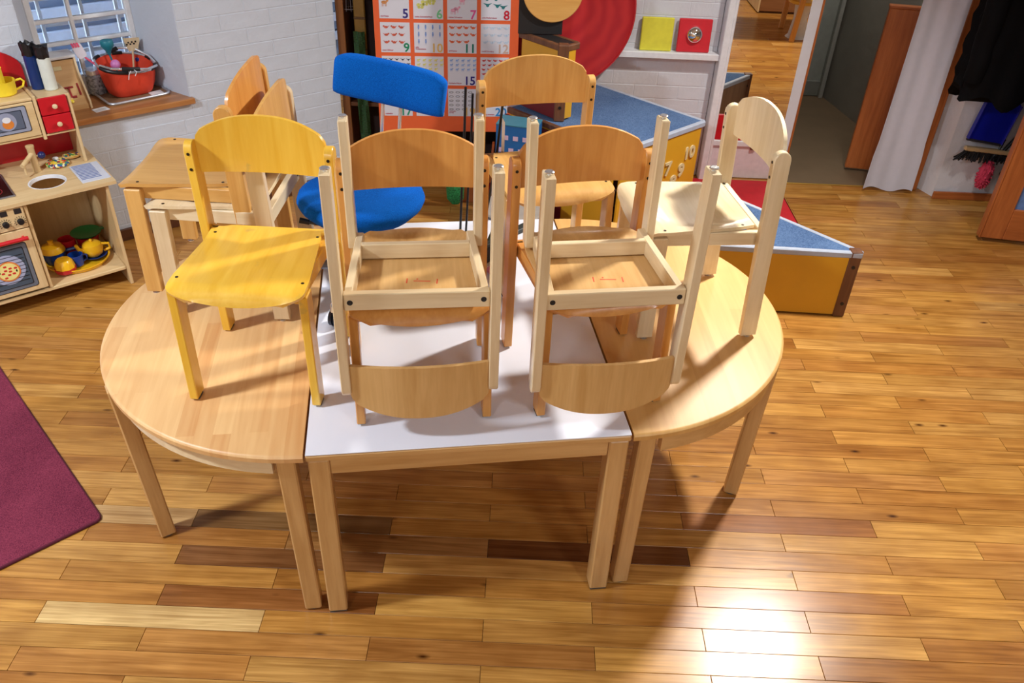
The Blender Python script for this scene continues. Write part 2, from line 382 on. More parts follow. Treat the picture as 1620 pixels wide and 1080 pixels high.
struct('trim_1', MB().box((1.79, 4.568, .003), (.50, .012, .006), .002), plain('brass_strip', (190, 150, 70), .4, .7))

# ------------------------------------------------------------------ room shell
CH = 2.72
struct('ceiling', MB().box((0, 3.4, CH + .03), (10, 13, .06)), CEIL)
struct('wall_back', MB().box((.05, 4.72, CH / 2), (2.06, .16, CH)).box((1.32, 4.68, 2.42), (.52, .16, .60)).box((1.9, 4.70, 2.42), (.80, .16, .60)), WHITE_WALL)
struct('wall_jamb', MB().prism([(1.478, 4.58), (1.533, 4.58), (1.585, 4.74), (1.530, 4.74)], 0, 2.12), WHITE_WALL, label='white plastered jamb between the two openings')
struct('trim_2', MB().prism([(1.535, 4.592), (1.549, 4.592), (1.598, 4.74), (1.586, 4.74)], 0, 2.12), ORW('z'))
struct('wall_rear', MB().box((0, -2.62, CH / 2), (10, .1, CH)), ROOM_GREY)
struct('wall_right', MB().box((4.45, .95, CH / 2), (.1, 7.3, CH)), ROOM_GREY)
struct('wall_west', MB().box((-4.55, -.4, CH / 2), (.1, 4.6, CH)), ROOM_GREY)
# next room and corridor
struct('wall_far', MB().box((0, 9.6, CH / 2), (10, .1, CH)), WHITE_WALL)
struct('wall_far_left', MB().box((-.6, 7.2, CH / 2), (.1, 4.8, CH)), WHITE_WALL)
struct('wall_far_right', MB().box((4.4, 7.9, CH / 2), (.1, 3.4, CH)), WHITE_WALL)
struct('wall_corridor_back', MB().box((3.2, 6.37, CH / 2), (2.10, .1, CH)), GREY_STONE)
struct('wall_corridor_left', MB().prism([(1.532, 4.742), (1.575, 4.742), (2.045, 6.14), (2.18, 6.40), (2.16, 6.42), (2.022, 6.22)], 0, CH), plain('grey_green_paint', (150, 152, 142), .6))
cor = MB(); cor.prism([(2.20, 6.2), (2.32, 5.45), (2.42, 5.30), (3.4, 5.30), (3.4, 6.5), (2.20, 6.5)], 0, CH)
struct('wall_corridor_right', cor, GREY_STONE)
struct('wall_corridor_end', MB().box((3.8, 5.6, CH / 2), (.1, 2.1, CH)), GREY_STONE)
d1 = struct('door_1', MB().box((2.105, 6.16, 1.0), (.17, .04, 2.0), .004), plain('grey_green_door', (150, 154, 146), .5))
part('door_plinth', MB().box((0, 0, 0), (.165, .012, .11), .003), plain('grey_plinth', (128, 130, 122), .5), d1, (2.105, 6.134, .06))
part('door_casing', MB().box((0, 0, 0), (.03, .06, 2.1), .004), plain('grey_casing', (158, 158, 150), .5), d1, (2.185, 6.12, 1.05))

# left wall with window, bricks under paint (local x along wall, +y into wall)
WX, WY, WA = -1.895, 3.593, 40
WL = struct('wall_left', MB(), WHITE_WALL, None, (WX, WY, 0), WA)
wl = MB()
SL, SR, ZS, ZT = -.21, .415, .60, 1.70
def quad(mb, a, b, c, d): mb.add([a, b, c, d], [(0, 1, 2, 3)])
Z1 = CH
wl.box(((-4.0 + SL) / 2, .17, Z1 / 2), (SL + 4.0, .34, Z1)); wl.box(((SR + 1.205) / 2, .17, Z1 / 2), (1.205 - SR, .34, Z1))
wl.box(((SL + SR) / 2, .17, ZS / 2), (SR - SL, .34, ZS)); wl.box(((SL + SR) / 2, .17, (ZT + Z1) / 2), (SR - SL, .34, Z1 - ZT))
# splayed reveals
wl.prism([(SL, 0), (SL + .085, .30), (SL + .085, .34), (SL, .34)], ZS, ZT); wl.prism([(SR, 0), (SR, .34), (SR - .10, .34), (SR - .10, .30)], ZS, ZT)
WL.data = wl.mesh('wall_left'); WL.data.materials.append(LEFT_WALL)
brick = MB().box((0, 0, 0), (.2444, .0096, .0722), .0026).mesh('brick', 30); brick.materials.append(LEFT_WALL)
brick_white = brick.copy(); brick_white.materials.clear(); brick_white.materials.append(WHITE_WALL)
def lay(par, xa, xb, rows, yc, holes=(), me=None):
    for r in range(rows):
        z = .04 + r * .0745
        for c in range(-5, 9):
            x = c * .247 + (.1235 if r % 2 else 0); p, q = x - .1222, x + .1222
            for h0, h1, hz0, hz1 in holes:
                if hz0 < z < hz1:
                    if p < h0 < q: q = h0
                    elif p < h1 < q: p = h1
                    elif h0 <= p and q <= h1: q = p
            p, q = max(p, xa), min(q, xb)
            if q - p < .03: continue
            o = link('brick', me or brick, None, par, ((p + q) / 2, yc + rnd.uniform(-.0005, .0005), z), (R(rnd.uniform(-.3, .3)), R(rnd.uniform(-.3, .3)), R(rnd.uniform(-.1, .1))))
            o.scale = ((q - p) / .2444, 1, 1)
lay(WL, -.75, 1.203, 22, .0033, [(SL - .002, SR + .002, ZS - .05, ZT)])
struct('baseboard_left', MB().box((.2, -.012, .03), (2.0, .016, .06), .003), DARKW('x'), None, (WX, WY, 0), WA)
sill = struct('windowsill', MB().box((.085, .125, .612), (.69, .31, .028), .004), SILLW, None, (WX, WY, 0), WA, label='varnished wooden sill below the barred window')

# window
win = thing('window_1', '', ''); del win['label']; del win['category']; win['kind'] = 'structure'; win.location = (WX, WY, 0); win.rotation_euler = (0, 0, R(WA))
fy = .315
fr = MB(); xl, xr = SL + .085, SR - .10
fr.box(((xl + xr) / 2, fy, .665), (xr - xl, .05, .09), .004).box((xl + .012, fy, 1.15), (.028, .05, 1.08), .004).box((xr - .010, fy, 1.15), (.026, .05, 1.08), .004).box(((xl + xr) / 2, fy, 1.66), (xr - xl, .05, .06), .004)
part('window_frame', fr, WHITEP, win)
part('muntin', MB().box((.054, fy, 1.16), (.017, .034, .95), .003), WHITEP, win)
for z in (.862, .963, 1.064, 1.17, 1.3):
    part('muntin', MB().box(((xl + xr) / 2, fy, z), (xr - xl - .04, .03, .017), .003), WHITEP, win)
part('pane', MB().box(((xl + xr) / 2, fy + .002, 1.16), (xr - xl - .03, .004, .94)), glassmat(), win)
# outer grille and louvres seen through the glass
gr = thing('window_grille', 'white painted bar grille outside the window', 'grille', (WX, WY, 0), WA)
for x in (-.045, .135, .29): part('bar', MB().box((x, .43, 1.15), (.016, .016, 1.0), .002), WHITEP, gr)
for z in (.78, .915, 1.03, 1.16): part('rail', MB().box((.1, .446, z), (.6, .016, .02), .002), WHITEP, gr)
part('post', MB().box((-.22, .44, .9), (.03, .03, 1.6), .003), WHITEP, gr); part('post', MB().box((.43, .44, .9), (.03, .03, 1.6), .003), WHITEP, gr)
ex = struct('exterior_wall', MB().box((.2, 1.5, .9), (4.4, .1, 3.6)), plaster('blue_grey_render', (120, 134, 156), .5), None, (WX, WY, 0), WA)
for q in range(9): part('louvre', MB().box((.2, 1.42, .35 + q * .125), (4.2, .03, .055), .004), plain('louvre_paint', (206, 214, 230), .6) if q < 6 else plain('louvre_brown', (206, 178, 166), .6), ex)
struct('ground_outside', MB().box((.2, 3.4, -.05), (7, 6, .05)), plain('grey_paving', (120, 120, 122), .8), None, (WX, WY, 0), WA)

# ------------------------------------------------------------------ tables
TH = .6174; TX, TY, TA = -.18, 2.1319, 8.964; HW = .412
def T(a, b):
    c, s = math.cos(R(TA)), math.sin(R(TA)); return (TX + c * a - s * b, TY + s * a + c * b)
x, y = T(0, 0)
wt = thing('rectangular_table', 'rectangular table with white laminate top between the two half round tables', 'table', (x, y, 0), TA)
part('tabletop', MB().box((0, 0, TH - .0135), (2 * HW - .004, 1.196, .021), .004), LEGW('x'), wt, label='worn wooden edge of the top')
part('laminate', MB().box((0, 0, TH - .0015), (2 * HW - .006, 1.194, .003), .001), plain('white_laminate', (226, 228, 238), .38, noise=.02, nscale=6), wt, label='white laminate surface')
LG = .052
for sx in (-1, 1):
    for sy in (-1, 1):
        cx, cy = sx * (HW - .006 - LG / 2), sy * (.594 - LG / 2)
        l = part('leg', MB().beam((cx, cy, .005), (cx, cy, TH - .024), LG, LG, .004), LEGW('z'), wt)
        part('foot_pad', MB().box((cx, cy, .003), (LG - .004, LG - .004, .006), .001), PAD, l)
for sy in (-1, 1): part('apron', MB().box((0, sy * .578, TH - .05), (2 * HW - 2 * LG - .012, .022, .052), .003), LEGW('x'), wt)
for sx in (-1, 1): part('apron', MB().box((sx * (HW - .024), 0, TH - .05), (.022, 1.188 - 2 * LG, .052), .003), LEGW('y'), wt)

def half_table(sgn, label, topmat):
    cx, cy = T(sgn * (HW + .003), 0)
    t = thing('half_round_table', label, 'table', (cx, cy, 0), TA)
    def arc(r, n=48, a0=-90, a1=90): return [(sgn * r * math.cos(R(a0 + (a1 - a0) * i / n)), r * math.sin(R(a0 + (a1 - a0) * i / n))) for i in range(n + 1)]
    prof = [(-.006, TH - .026), (0, TH - .020), (.0005, TH - .007), (-.003, TH - .002), (-.008, TH)]
    top = MB(); n = 48; rings = []
    for dr, z in prof:
        a = arc(.6 + dr, n); a[0] = (0, a[0][1]); a[-1] = (0, a[-1][1]); rings.append([(p[0], p[1], z) for p in a])
    vs = [p for r_ in rings for p in r_]; m_ = n + 1; fs = []
    for i in range(len(rings) - 1):
        for k in range(m_):
            k2 = (k + 1) % m_; q = (i * m_ + k, i * m_ + k2, (i + 1) * m_ + k2, (i + 1) * m_ + k); fs.append(q if sgn > 0 else q[::-1])
    b = tuple(range(m_)); tp = tuple((len(rings) - 1) * m_ + k for k in range(m_))
    fs += [b[::-1] if sgn > 0 else b, tp if sgn > 0 else tp[::-1]]
    top.add(vs, fs); part('tabletop', top, topmat, t)
    ap = MB(); N_ = 40; ra = .580 if sgn < 0 else .590; outer = arc(ra, N_, -82, 82); inner = arc(ra - .02, N_, -82, 82)
    vs = []; fs = []
    for (xo, yo), (xi, yi) in zip(outer, inner): vs += [(xo, yo, TH - .075), (xo, yo, TH - .027), (xi, yi, TH - .027), (xi, yi, TH - .075)]
    for i in range(N_):
        for k in range(4):
            q = (i * 4 + k, i * 4 + (k + 1) % 4, (i + 1) * 4 + (k + 1) % 4, (i + 1) * 4 + k); fs.append(q[::-1] if sgn > 0 else q)
    fs += [(0, 1, 2, 3), (N_ * 4 + 3, N_ * 4 + 2, N_ * 4 + 1, N_ * 4)]
    part('apron', ap.add(vs, fs), BEECH('x') if sgn < 0 else LEGW('x'), t, label='curved pale apron under the rim' if sgn < 0 else None)
    part('seam_rail', MB().box((sgn * .016, 0, TH - .052), (.022, 1.0, .048), .003), LEGW('y'), t)
    for (tx, ty, bx, by, d) in ((.046, -.560, .036, -.556, 0), (.525, -.245, .503, -.238, -24), (.525, .245, .503, .238, 24), (.046, .560, .036, .556, 0)):
        l = part('leg', MB().beam((sgn * bx, by, .005), (sgn * tx, ty, TH - .027), .046, .046, .004, (math.cos(R(d)), sgn * math.sin(R(d)), 0)), LEGW('z'), t)
        part('foot_pad', MB().cyl((sgn * bx, by, 0), (sgn * bx, by, .007), .019, n=12), PAD, l)
    return t
half_table(-1, 'left half round table with a lighter and darker striped wooden top', staves('stave_top_orange', (200, 142, 84), (228, 186, 128), 90, rough=.42))
half_table(1, 'right half round table with an even honey coloured wooden top', staves('stave_top_honey', (200, 148, 80), (222, 176, 108), 96, .09, .9, rough=.46))

# ------------------------------------------------------------------ chairs
WR, WF, YB, YF, HS, YT, HT, HK, HB = .1765, .1601, .1634, -.1634, .3537, .1412, .5878, .6475, .4975
def chair(name, label, loc, yaw, wf, ws, wb, foot='pad', inv=False, tilt=0, lift=0, contour=False, mark=False, rails=None, group=None):
    t = thing(name, label, 'chair', group=group)
    M = Matrix.Translation((loc[0], loc[1], TH + lift)) @ Matrix.Rotation(R(yaw), 4, 'Z')
    if inv: M = M @ Matrix.Rotation(tilt, 4, 'X') @ Matrix.Rotation(math.pi, 4, 'Y')
    t.matrix_world = M
    f0 = .008 if foot == 'chrome' else .006
    def foot_on(l, x, y, dx=0):
        if foot == 'chrome':
            part('glide', MB().lathe([(.0085, 0), (.0105, .0015), (.0105, .003), (.004, .0042), (.004, f0 + .001)], 16, (x, y, 0)), CHROME, l, label='chrome glide')
        else:
            part('foot_pad', MB().box((x, y, .003), (.021, .03, .006), .001), PAD, l)
    rl = ws if rails is None else rails
    for s in (-1, 1):
        # rear leg and upright: one board with a round top
        n = 9; w = .047; L = math.hypot(YT - YB, HT - f0); poly = [(-w / 2, 0), (w / 2, 0)]
        poly += [(w / 2 * math.cos(math.pi * i / n), L - w / 2 + w / 2 * math.sin(math.pi * i / n)) for i in range(n + 1)]
        ang = math.atan2(YT - YB, HT - f0)
        vs = []; c, s_ = math.cos(ang), math.sin(ang); th = .0115
        B = MB(); b = .002
        for xx, sc in ((-th, .9), (-th + b, 1), (th - b, 1), (th, .9)):
            for (py, pz) in poly:
                qy = py * (sc if sc == 1 else (1 - .004 / w)); qz = pz if sc == 1 else max(.002, pz - .002)
                vs.append((s * WR + xx, YB + qy * c + qz * s_, f0 + qz * c - qy * s_))
        k = len(poly); fs = [tuple(range(k))[::-1], tuple(range(3 * k, 4 * k))]
        for i in range(3):
            for q in range(k): fs.append((i * k + q, i * k + (q + 1) % k, (i + 1) * k + (q + 1) % k, (i + 1) * k + q))
        l = part('leg', B.add(vs, fs), wf('z'), t); foot_on(l, s * WR, YB)
        for z in (HT - .030, HT - .072):
            yy = YB + (YT - YB) * z / HT - w / 2
            part('screw', MB().cyl((s * WR, yy + .001, z), (s * WR, yy - .0012, z), .0042, n=10), SCREW, l)
        l = part('leg', MB().beam((s * WF, YF + .010, f0), (s * (WF - .002), YF + .014, HS - .017), .022, .047, .0025), wf('z'), t); foot_on(l, s * WF, YF + .010)
        part('side_rail', MB().beam((s * .154, YB - .012, HS - .031), (s * .1385, YF + .012, HS - .031), .040, .019, .002, (0, 0, 1)), rl('y'), t)
    rr = part('rear_rail', MB().box((0, YB - .012, HS - .032), (2 * WR - .024, .020, .042), .002), rl('x'), t)
    for s in (-1, 1): part('bolt', MB().lathe([(.0066, 0), (.0066, .0016), (.0045, .0022), (.002, .0012)], 14, (s * .150, YB - .003, HS - .032), Matrix.Rotation(R(-90), 3, 'X')), BLACK, rr)
    part('front_rail', MB().box((0, -.088, HS - .032), (.268, .018, .040), .002), rl('x'), t)
    # bent ply seat
    path = [(YB - .034, HS), (.09, HS), (.06, HS), (.03, HS), (0, HS), (-.03, HS), (-.06, HS), (-.09, HS), (-.12, HS), (-.140, HS), (-.154, HS)]
    rr_ = .046
    for a in range(10, 81, 10): path.append((-.154 - rr_ * math.sin(R(a)), HS - rr_ * (1 - math.cos(R(a)))))
    P = []; nu = 28
    for i in range(nu + 1):
        u = -1 + 2 * i / nu; row = []
        for q, (py, pz) in enumerate(path):
            hw = .142 + (.1655 - .142) * min(1, max(0, (YB - .034 - py) / .25))
            if q > len(path) - 7: hw -= .050 * ((q - (len(path) - 7)) / 6) ** 2.4
            if q == 0: hw -= .006
            z = pz + (.016 * u * u * ((q - (len(path) - 7)) / 6) if q > len(path) - 7 else 0)
            if contour:
                e = (abs(u) / .82) ** 3.2 + (abs(py + .01) / .135) ** 3.2
                z -= .013 * max(0, 1 - e) ** .55 if e < 1 else 0
            row.append((u * hw, py, z))
        P.append(row)
    P = P[::-1]
    st = part('seat', MB().sheet(P, .0095), ws('x' if contour else 'y'), t, angle=50)
    for s in (-1, 1):
        for y, x in ((.095, .135), (-.135, .152)):
            part('screw', MB().cyl((s * x, y, HS - .002), (s * x, y, HS + .0006), .0042, n=10), SCREW, st)
    if mark:
        mk = part('stencil_mark', MB().box((0, .0, 0), (.040, .0028, .0005)).box((-.036, .0, 0), (.0028, .022, .0005)).box((.036, 0, 0), (.0028, .022, .0005)).box((-.012, -.009, 0), (.004, .004, .0005)), REDMARK, st, (0.012, .032, HS - .0097), (0, 0, R(5)), label='red stencil mark')
    # back board let into the uprights
    P = []; nu = 28; nv = 8
    for i in range(nu + 1):
        u = -1 + 2 * i / nu; x = u * .1745; au = abs(u)
        zt = HK - .052 * au ** 2.4 - (.055 * ((au - .88) / .12) ** 2 if au > .88 else 0)
        zb = HB + (.010 * ((au - .93) / .07) ** 2 if au > .93 else 0) - .004 * (1 - u * u)
        row = []
        for q in range(nv + 1):
            z = zb + (zt - zb) * q / nv; row.append((x, YB + (YT - YB) * z / HT + .026 * (1 - u * u) + .002, z))
        P.append(row)
    part('backrest', MB().sheet(P, .0095), wb('z'), t, angle=50)
    return t
OB = wood
INNER = lambda a: wood('tan_ply', (196, 150, 88), (220, 178, 118), a, streak=.55, dist=2.2)
MILK = lambda a: wood('milky_maple', (204, 178, 138), (226, 204, 168), a, .4, .3)
chair('childrens_chair', 'yellow lacquered chair standing on the left half round table', (-.658, 1.837), -.9, YELLOW, YELLOW, YELLOW)
chair('childrens_chair', 'orange brown chair upright on the white table under the left upturned chair', (-.242, 1.792), 9.0, ORANGE, ORANGE, ORANGE)
chair('childrens_chair', 'orange brown chair upright across the white table seam under the right upturned chair', (.195, 1.867), 14.38, ORANGE, ORANGE, ORANGE)
chair('childrens_chair', 'pale chair upturned on the seat of the chair beside the yellow one', (-.239, 1.747), 187.52, BEECH, INNER, INNER, 'chrome', True, .030, .7135, mark=True, rails=BEECH)
chair('childrens_chair', 'pale chair upturned on the chair at the right edge of the white top', (.210, 1.790), 189.25, BEECH, INNER, INNER, 'chrome', True, .016, .7115, mark=True, rails=BEECH)
chair('childrens_chair', 'honey coloured chair at the back in front of the orange number poster', (.081, 2.441), 15.9, HONEY, HONEY, HONEY)
chair('childrens_chair', 'pale chair with hollowed seat seen from its side on the right half round table', (.514, 2.222), -80.5, PALE, PALE, PALE, 'chrome', contour=True)
chair('childrens_chair', 'pale chair side on behind the yellow chair with another chair stacked on it', (-.846, 2.232), -90.8, MILK, PALE, HONEY, 'chrome', contour=True)
chair('childrens_chair', 'honey coloured chair stacked on top of the pale chair behind the yellow one', (-.918, 2.258), -89.2, HONEY, HONEY, ORANGE, 'chrome', lift=.052)

# ------------------------------------------------------------------ blue swivel chair standing on the white table
BLUEF = carpet('blue_fabric', (0, 74, 160), (6, 104, 206), 420, .25)
sw = thing('swivel_chair', 'small blue upholstered swivel chair on castors standing on the white table', 'chair', (-.468, 2.268, TH), 0)
zs = .300
part('seat', MB().lathe([(1e-7, -.052), (.10, -.050), (.155, -.038), (.182, -.012), (.190, .006), (.184, .022), (.165, .031), (.10, .034), (1e-7, .035)], 40, (0, 0, zs), sx=1, sy=.95), BLUEF, sw, angle=60)
part('seat_plate', MB().box((0, 0, zs - .062), (.20, .16, .02), .004), BLACK, sw)
lv = part('height_lever', MB().tube([(-.06, -.02, zs - .07), (-.13, -.03, zs - .072), (-.155, -.03, zs - .068)], .005, 8).tube([(-.155, -.03, zs - .068), (-.185, -.03, zs - .062)], [.008, .009], 10), BLACK, sw)
part('gas_column', MB().cyl((0, 0, .07), (0, 0, zs - .06), .022, n=20), plain('grey_column', (176, 180, 190), .3, .6), sw)
part('base_hub', MB().lathe([(.034, .05), (.038, .06), (.036, .095), (.028, .10)], 20), BLACK, sw)
for k in range(5):
    a = R(256 + 72 * k); c, s = math.cos(a), math.sin(a)
    part('base_arm', MB().tube([(c * .03, s * .03, .082), (c * .13, s * .13, .076), (c * .235, s * .235, .062)], [.017, .014, .011], 10), plain('grey_arm', (120, 126, 140), .35, .7), sw)
    cs = part('castor', MB().tube([(c * .235 - s * .013, s * .235 + c * .013, .026), (c * .235 - s * .003, s * .235 + c * .003, .026)], .0255, 18).tube([(c * .235 + s * .003, s * .235 - c * .003, .026), (c * .235 + s * .013, s * .235 - c * .013, .026)], .0255, 18), plain('castor_rubber', (34, 42, 60), .35), sw)
    part('castor_fork', MB().lathe([(.010, .046), (.014, .05), (.012, .072), (.006, .08)], 14, (c * .235, s * .235, 0)), CHROME, cs)
bk = MB(); P = []; nu, nv = 22, 9
by, bx, bz = .205, .075, .585
M = Matrix.Translation((bx, by, bz)) @ Matrix.Rotation(R(-14), 4, 'Z') @ Matrix.Rotation(R(5.5), 4, 'Y') @ Matrix.Rotation(R(-8), 4, 'X')
def backpt(u, v, f):   # padded bar, curved round the sitter
    au, av = abs(u), abs(v); sh = max(0, 1 - au ** 8) ** .22; shv = max(0, 1 - av ** 6) ** .5
    z = v * .066 * (1 - (.34 * au ** 7 if v > 0 else .12 * au ** 9)); y = -.016 * u * u + f * .026 * sh * shv
    return M @ Vector((u * .176, y, z))
vs = []; fs = []
us = [-math.cos(math.pi * i / nu) for i in range(nu + 1)]; vv = [-math.cos(math.pi * j / nv) for j in range(nv + 1)]
loop = [(v, -1) for v in vv] + [(v, 1) for v in vv[::-1][1:-1]]
for u in us: vs += [backpt(u, v, f) for v, f in loop]
k = len(loop)
for i in range(nu):
    for q in range(k): fs.append((i * k + q, (i + 1) * k + q, (i + 1) * k + (q + 1) % k, i * k + (q + 1) % k))
fs += [tuple(range(k)), tuple(nu * k + q for q in range(k))[::-1]]
part('backrest', MB().add(vs, fs), BLUEF, sw, angle=80)
for dx in (-.028, .026):
    part('back_bar', MB().tube([(dx, .10, zs - .06), (dx, .17, zs - .055), (dx + .02, .205, zs - .02), (dx + .06, .222, .40), (bx + dx, .212, .55)], .0055, 10), CHROME, sw)

# thin black rods and their bar
rs = thing('rod_stand', 'thin black rods rising from a flat black bar behind the orange chairs', 'stand', (-.075, 2.575, TH))
part('base_bar', MB().beam((-.080, -.085, .010), (.110, .125, .010), .030, .018, .002, (.7, -.66, 0)), plain('dark_bar', (40, 46, 44), .5), rs)
part('base_block', MB().box((-.03, -.115, .012), (.10, .05, .022), .003, Matrix.Rotation(R(48), 3, 'Z')), BLACK, rs)
part('rod', MB().tube([(-.125, .05, .004), (-.118, .045, .2), (-.108, .02, .40), (-.102, -.02, .555)], .0042, 8), BLACK, rs)
part('rod', MB().tube([(-.105, .052, .004), (-.096, .045, .2), (-.086, .02, .38), (-.080, -.02, .535)], .0038, 8), BLACK, rs)
r1 = part('rod', MB().tube([(-.050, .02, .004), (-.030, .018, .12), (-.006, .012, .28), (.014, .0, .505)], .0042, 8), BLACK, rs)
part('rod', MB().tube([(-.030, -.02, .004), (-.008, .012, .05), (-.002, .02, .15), (-.006, .012, .28)], .0042, 8), plain('dark_green_rod', (40, 52, 38), .5), rs)
part('paper_tag', MB().prism([(-.006, 0), (.006, 0), (.005, .20), (-.004, .215)], -.0006, .0006, Matrix.Rotation(R(90), 3, 'X'), (.018, -.012, .245)), plain('white_tag', (226, 228, 238), .6), r1, label='white paper tag')
for p_ in ((-.125, .05), (-.105, .052)): part('rod_foot', MB().lathe([(.007, 0), (.007, .008), (.004, .012)], 10, (p_[0], p_[1], 0)), BLACK, rs)
tag(part('sponge', MB().box((0, 0, .011), (.05, .035, .022), .006), plain('pink_foam', (226, 140, 158), .9, bump=.4), None, (-.066, 2.378, TH), (0, 0, R(30))), 'small pink sponge on the white table behind the upturned chairs', 'sponge')

# ------------------------------------------------------------------ toy kitchen (local x along front, y towards wall)
KX, KY = -1.7157, 3.1812
kt = thing('toy_kitchen', 'wooden toy kitchen with red drawers and oven at the left wall', 'toy kitchen', (KX, KY, 0), 40)
KW = -.60
def kb(name, x0, x1, y0, y1, z0, z1, mat, par=kt, bev=.0025, **k): return part(name, MB().box(((x0 + x1) / 2, (y0 + y1) / 2, (z0 + z1) / 2), (abs(x1 - x0), abs(y1 - y0), abs(z1 - z0)), bev), mat, par, **k)
kb('side_panel', -.014, 0, 0, .42, 0, .484, KITW('z')); kb('side_panel', KW, KW + .014, 0, .42, 0, .484, KITW('z'))
kb('partition', -.330, -.316, .004, .41, .092, .484, KITW('z')); kb('shelf_board', KW + .014, -.014, .006, .42, .076, .092, KITW('x'))
kb('back_panel', KW + .014, -.014, .41, .418, .092, .484, KITW('z')); kb('front_rail', KW + .014, -.014, .006, .02, .092, .104, KITW('x')) if 0 else None
# worktop with round sink hole
ct = MB(); hx, hy, hr = -.199, .128, .068; ox0, ox1, oy0, oy1 = KW - .01, .032, -.012, .425; n = 40
vs = []; fs = []
def rim(a):
    c, s = math.cos(a), math.sin(a); t = min(((ox1 - hx) / c if c > 1e-9 else (ox0 - hx) / c if c < -1e-9 else 9), ((oy1 - hy) / s if s > 1e-9 else (oy0 - hy) / s if s < -1e-9 else 9)); return hx + c * t, hy + s * t
angs = sorted([2 * math.pi * i / n for i in range(n)] + [math.atan2(yy - hy, xx - hx) % (2 * math.pi) for xx in (ox0, ox1) for yy in (oy0, oy1)]); n = len(angs)
for z in (.499, .484):
    for a in angs: vs.append((hx + hr * math.cos(a), hy + hr * math.sin(a), z))
    for a in angs: x, y = rim(a); vs.append((x, y, z))
for i in range(n):
    j = (i + 1) % n; fs += [(i, n + i, n + j, j), (2 * n + j, 3 * n + j, 3 * n + i, 2 * n + i), (n + i, 3 * n + i, 3 * n + j, n + j), (j, 2 * n + j, 2 * n + i, i)]
part('worktop', ct.add(vs, fs), KITW('x'), kt)
part('sink_ring', MB().lathe([(.0655, .486), (.068, .4995), (.072, .5005), (.0735, .4995)], 40, (hx, hy, 0), cap=False), WHITEP, kt)
dr = kb('drainer', -.088, .026, .030, .225, .499, .502, plain('drainer_grey', (206, 210, 222), .4))
for q in range(11): part('drainer_groove', MB().box((-.042, .062 + q * .0150, .5028), (.078, .0055, .002), .0008), plain('groove_steel', (112, 126, 168), .5, 0), dr)
hb = kb('hob', KW + .01, -.335, .055, .30, .499, .505, plain('hob_frame', (150, 150, 158), .35, .8))
kb('hob_glass', KW + .018, -.342, .062, .293, .504, .5065, plain('hob_black', (30, 18, 20), .15), hb)
for cx, cy in ((-.41, .12), (-.41, .235), (-.53, .12)): part('hob_ring', MB().tube([(cx + .04 * math.cos(2 * math.pi * i / 28), cy + .04 * math.sin(2 * math.pi * i / 28), .507) for i in range(28)], .0016, 6, closed=True), plain('hob_ring_red', (150, 40, 44), .4), hb)
fc = part('faucet', MB().lathe([(.017, .499), (.015, .51), (.0145, .60), (.0165, .604), (.0165, .612), (.013, .613)], 18, (-.205, .262, 0)), KITW('z'), kt)
part('spout', MB().tube([(-.208, .255, .578), (-.262, .20, .556)], .0095, 12).tube([(-.255, .207, .552), (-.255, .207, .515)], .0045, 8), KITW('y'), fc)
part('tap_ball', MB().ell((-.172, .255, .565), (.0155, .0155, .0155)), plain('navy_ball', (26, 36, 92), .35), fc); part('tap_peg', MB().tube([(-.205, .262, .565), (-.172, .255, .565)], .004, 8), KITW('x'), fc)
# oven and controls
ov = kb('oven_door', KW + .016, -.332, -.004, .006, .105, .384, KITW('z'))
def rrect(w, h, r, n=6):
    out = []
    for cx, cy, a0 in ((w / 2 - r, h / 2 - r, 0), (-w / 2 + r, h / 2 - r, 90), (-w / 2 + r, -h / 2 + r, 180), (w / 2 - r, -h / 2 + r, 270)):
        out += [(cx + r * math.cos(R(a0 + 90 * i / n)), cy + r * math.sin(R(a0 + 90 * i / n))) for i in range(n + 1)]
    return out
def disc(r, n=36, sx=1): return [(r * sx * math.cos(2 * math.pi * i / n), r * math.sin(2 * math.pi * i / n)) for i in range(n)]
UP = Matrix.Rotation(R(90), 3, 'X')      # local xy polygon -> upright facing -y
def plate(name, poly, c, dep, mat, par, th=.0012): return part(name, MB().prism(poly, 0, th, UP, (c[0], dep, c[1])), mat, par)
OC = (-.458, .229)
plate('print_frame', rrect(.19, .206, .012), OC, -.004, plain('oven_line', (24, 26, 32), .5), ov); plate('print_frame', rrect(.184, .200, .010), OC, -.0054, plain('oven_grey', (104, 110, 122), .5), ov)
plate('print_frame', rrect(.156, .172, .006), OC, -.0068, plain('oven_line', (24, 26, 32), .5), ov); plate('print_frame', rrect(.150, .166, .005), OC, -.0078, plain('oven_slate', (70, 84, 100), .5), ov)
plate('print_light', disc(.066), OC, -.0088, plain('oven_glow', (166, 172, 200), .5), ov)
g = MB()
for q in range(8): g.box((OC[0], -.0103, OC[1] - .06 + q * .0165), (.14, .0006, .0022))
part('print_grate', g, plain('oven_line', (24, 26, 32), .5), ov)
plate('print_pizza', disc(.044), (OC[0] + .002, OC[1] - .006), -.0106, plain('pizza_crust', (222, 126, 54), .6), ov); plate('print_pizza', disc(.038), (OC[0] + .002, OC[1] - .006), -.0116, plain('pizza_cheese', (236, 222, 140), .6), ov)
tp = MB(); ol = MB()
for q in range(9):
    a = q * 2.4; r_ = .008 + .0029 * q; tp.prism(rrect(.012, .008, .003), 0, .0008, UP, (OC[0] + r_ * math.cos(a), -.0126, OC[1] - .006 + r_ * math.sin(a)))
    ol.prism(disc(.0026, 10), 0, .0008, UP, (OC[0] + .031 * math.cos(a * 1.3), -.0126, OC[1] - .006 + .031 * math.sin(a * 1.3)))
part('print_tomato', tp, plain('pizza_tomato', (206, 44, 40), .6), ov); part('print_olive', ol, plain('pizza_olive', (40, 42, 24), .6), ov)
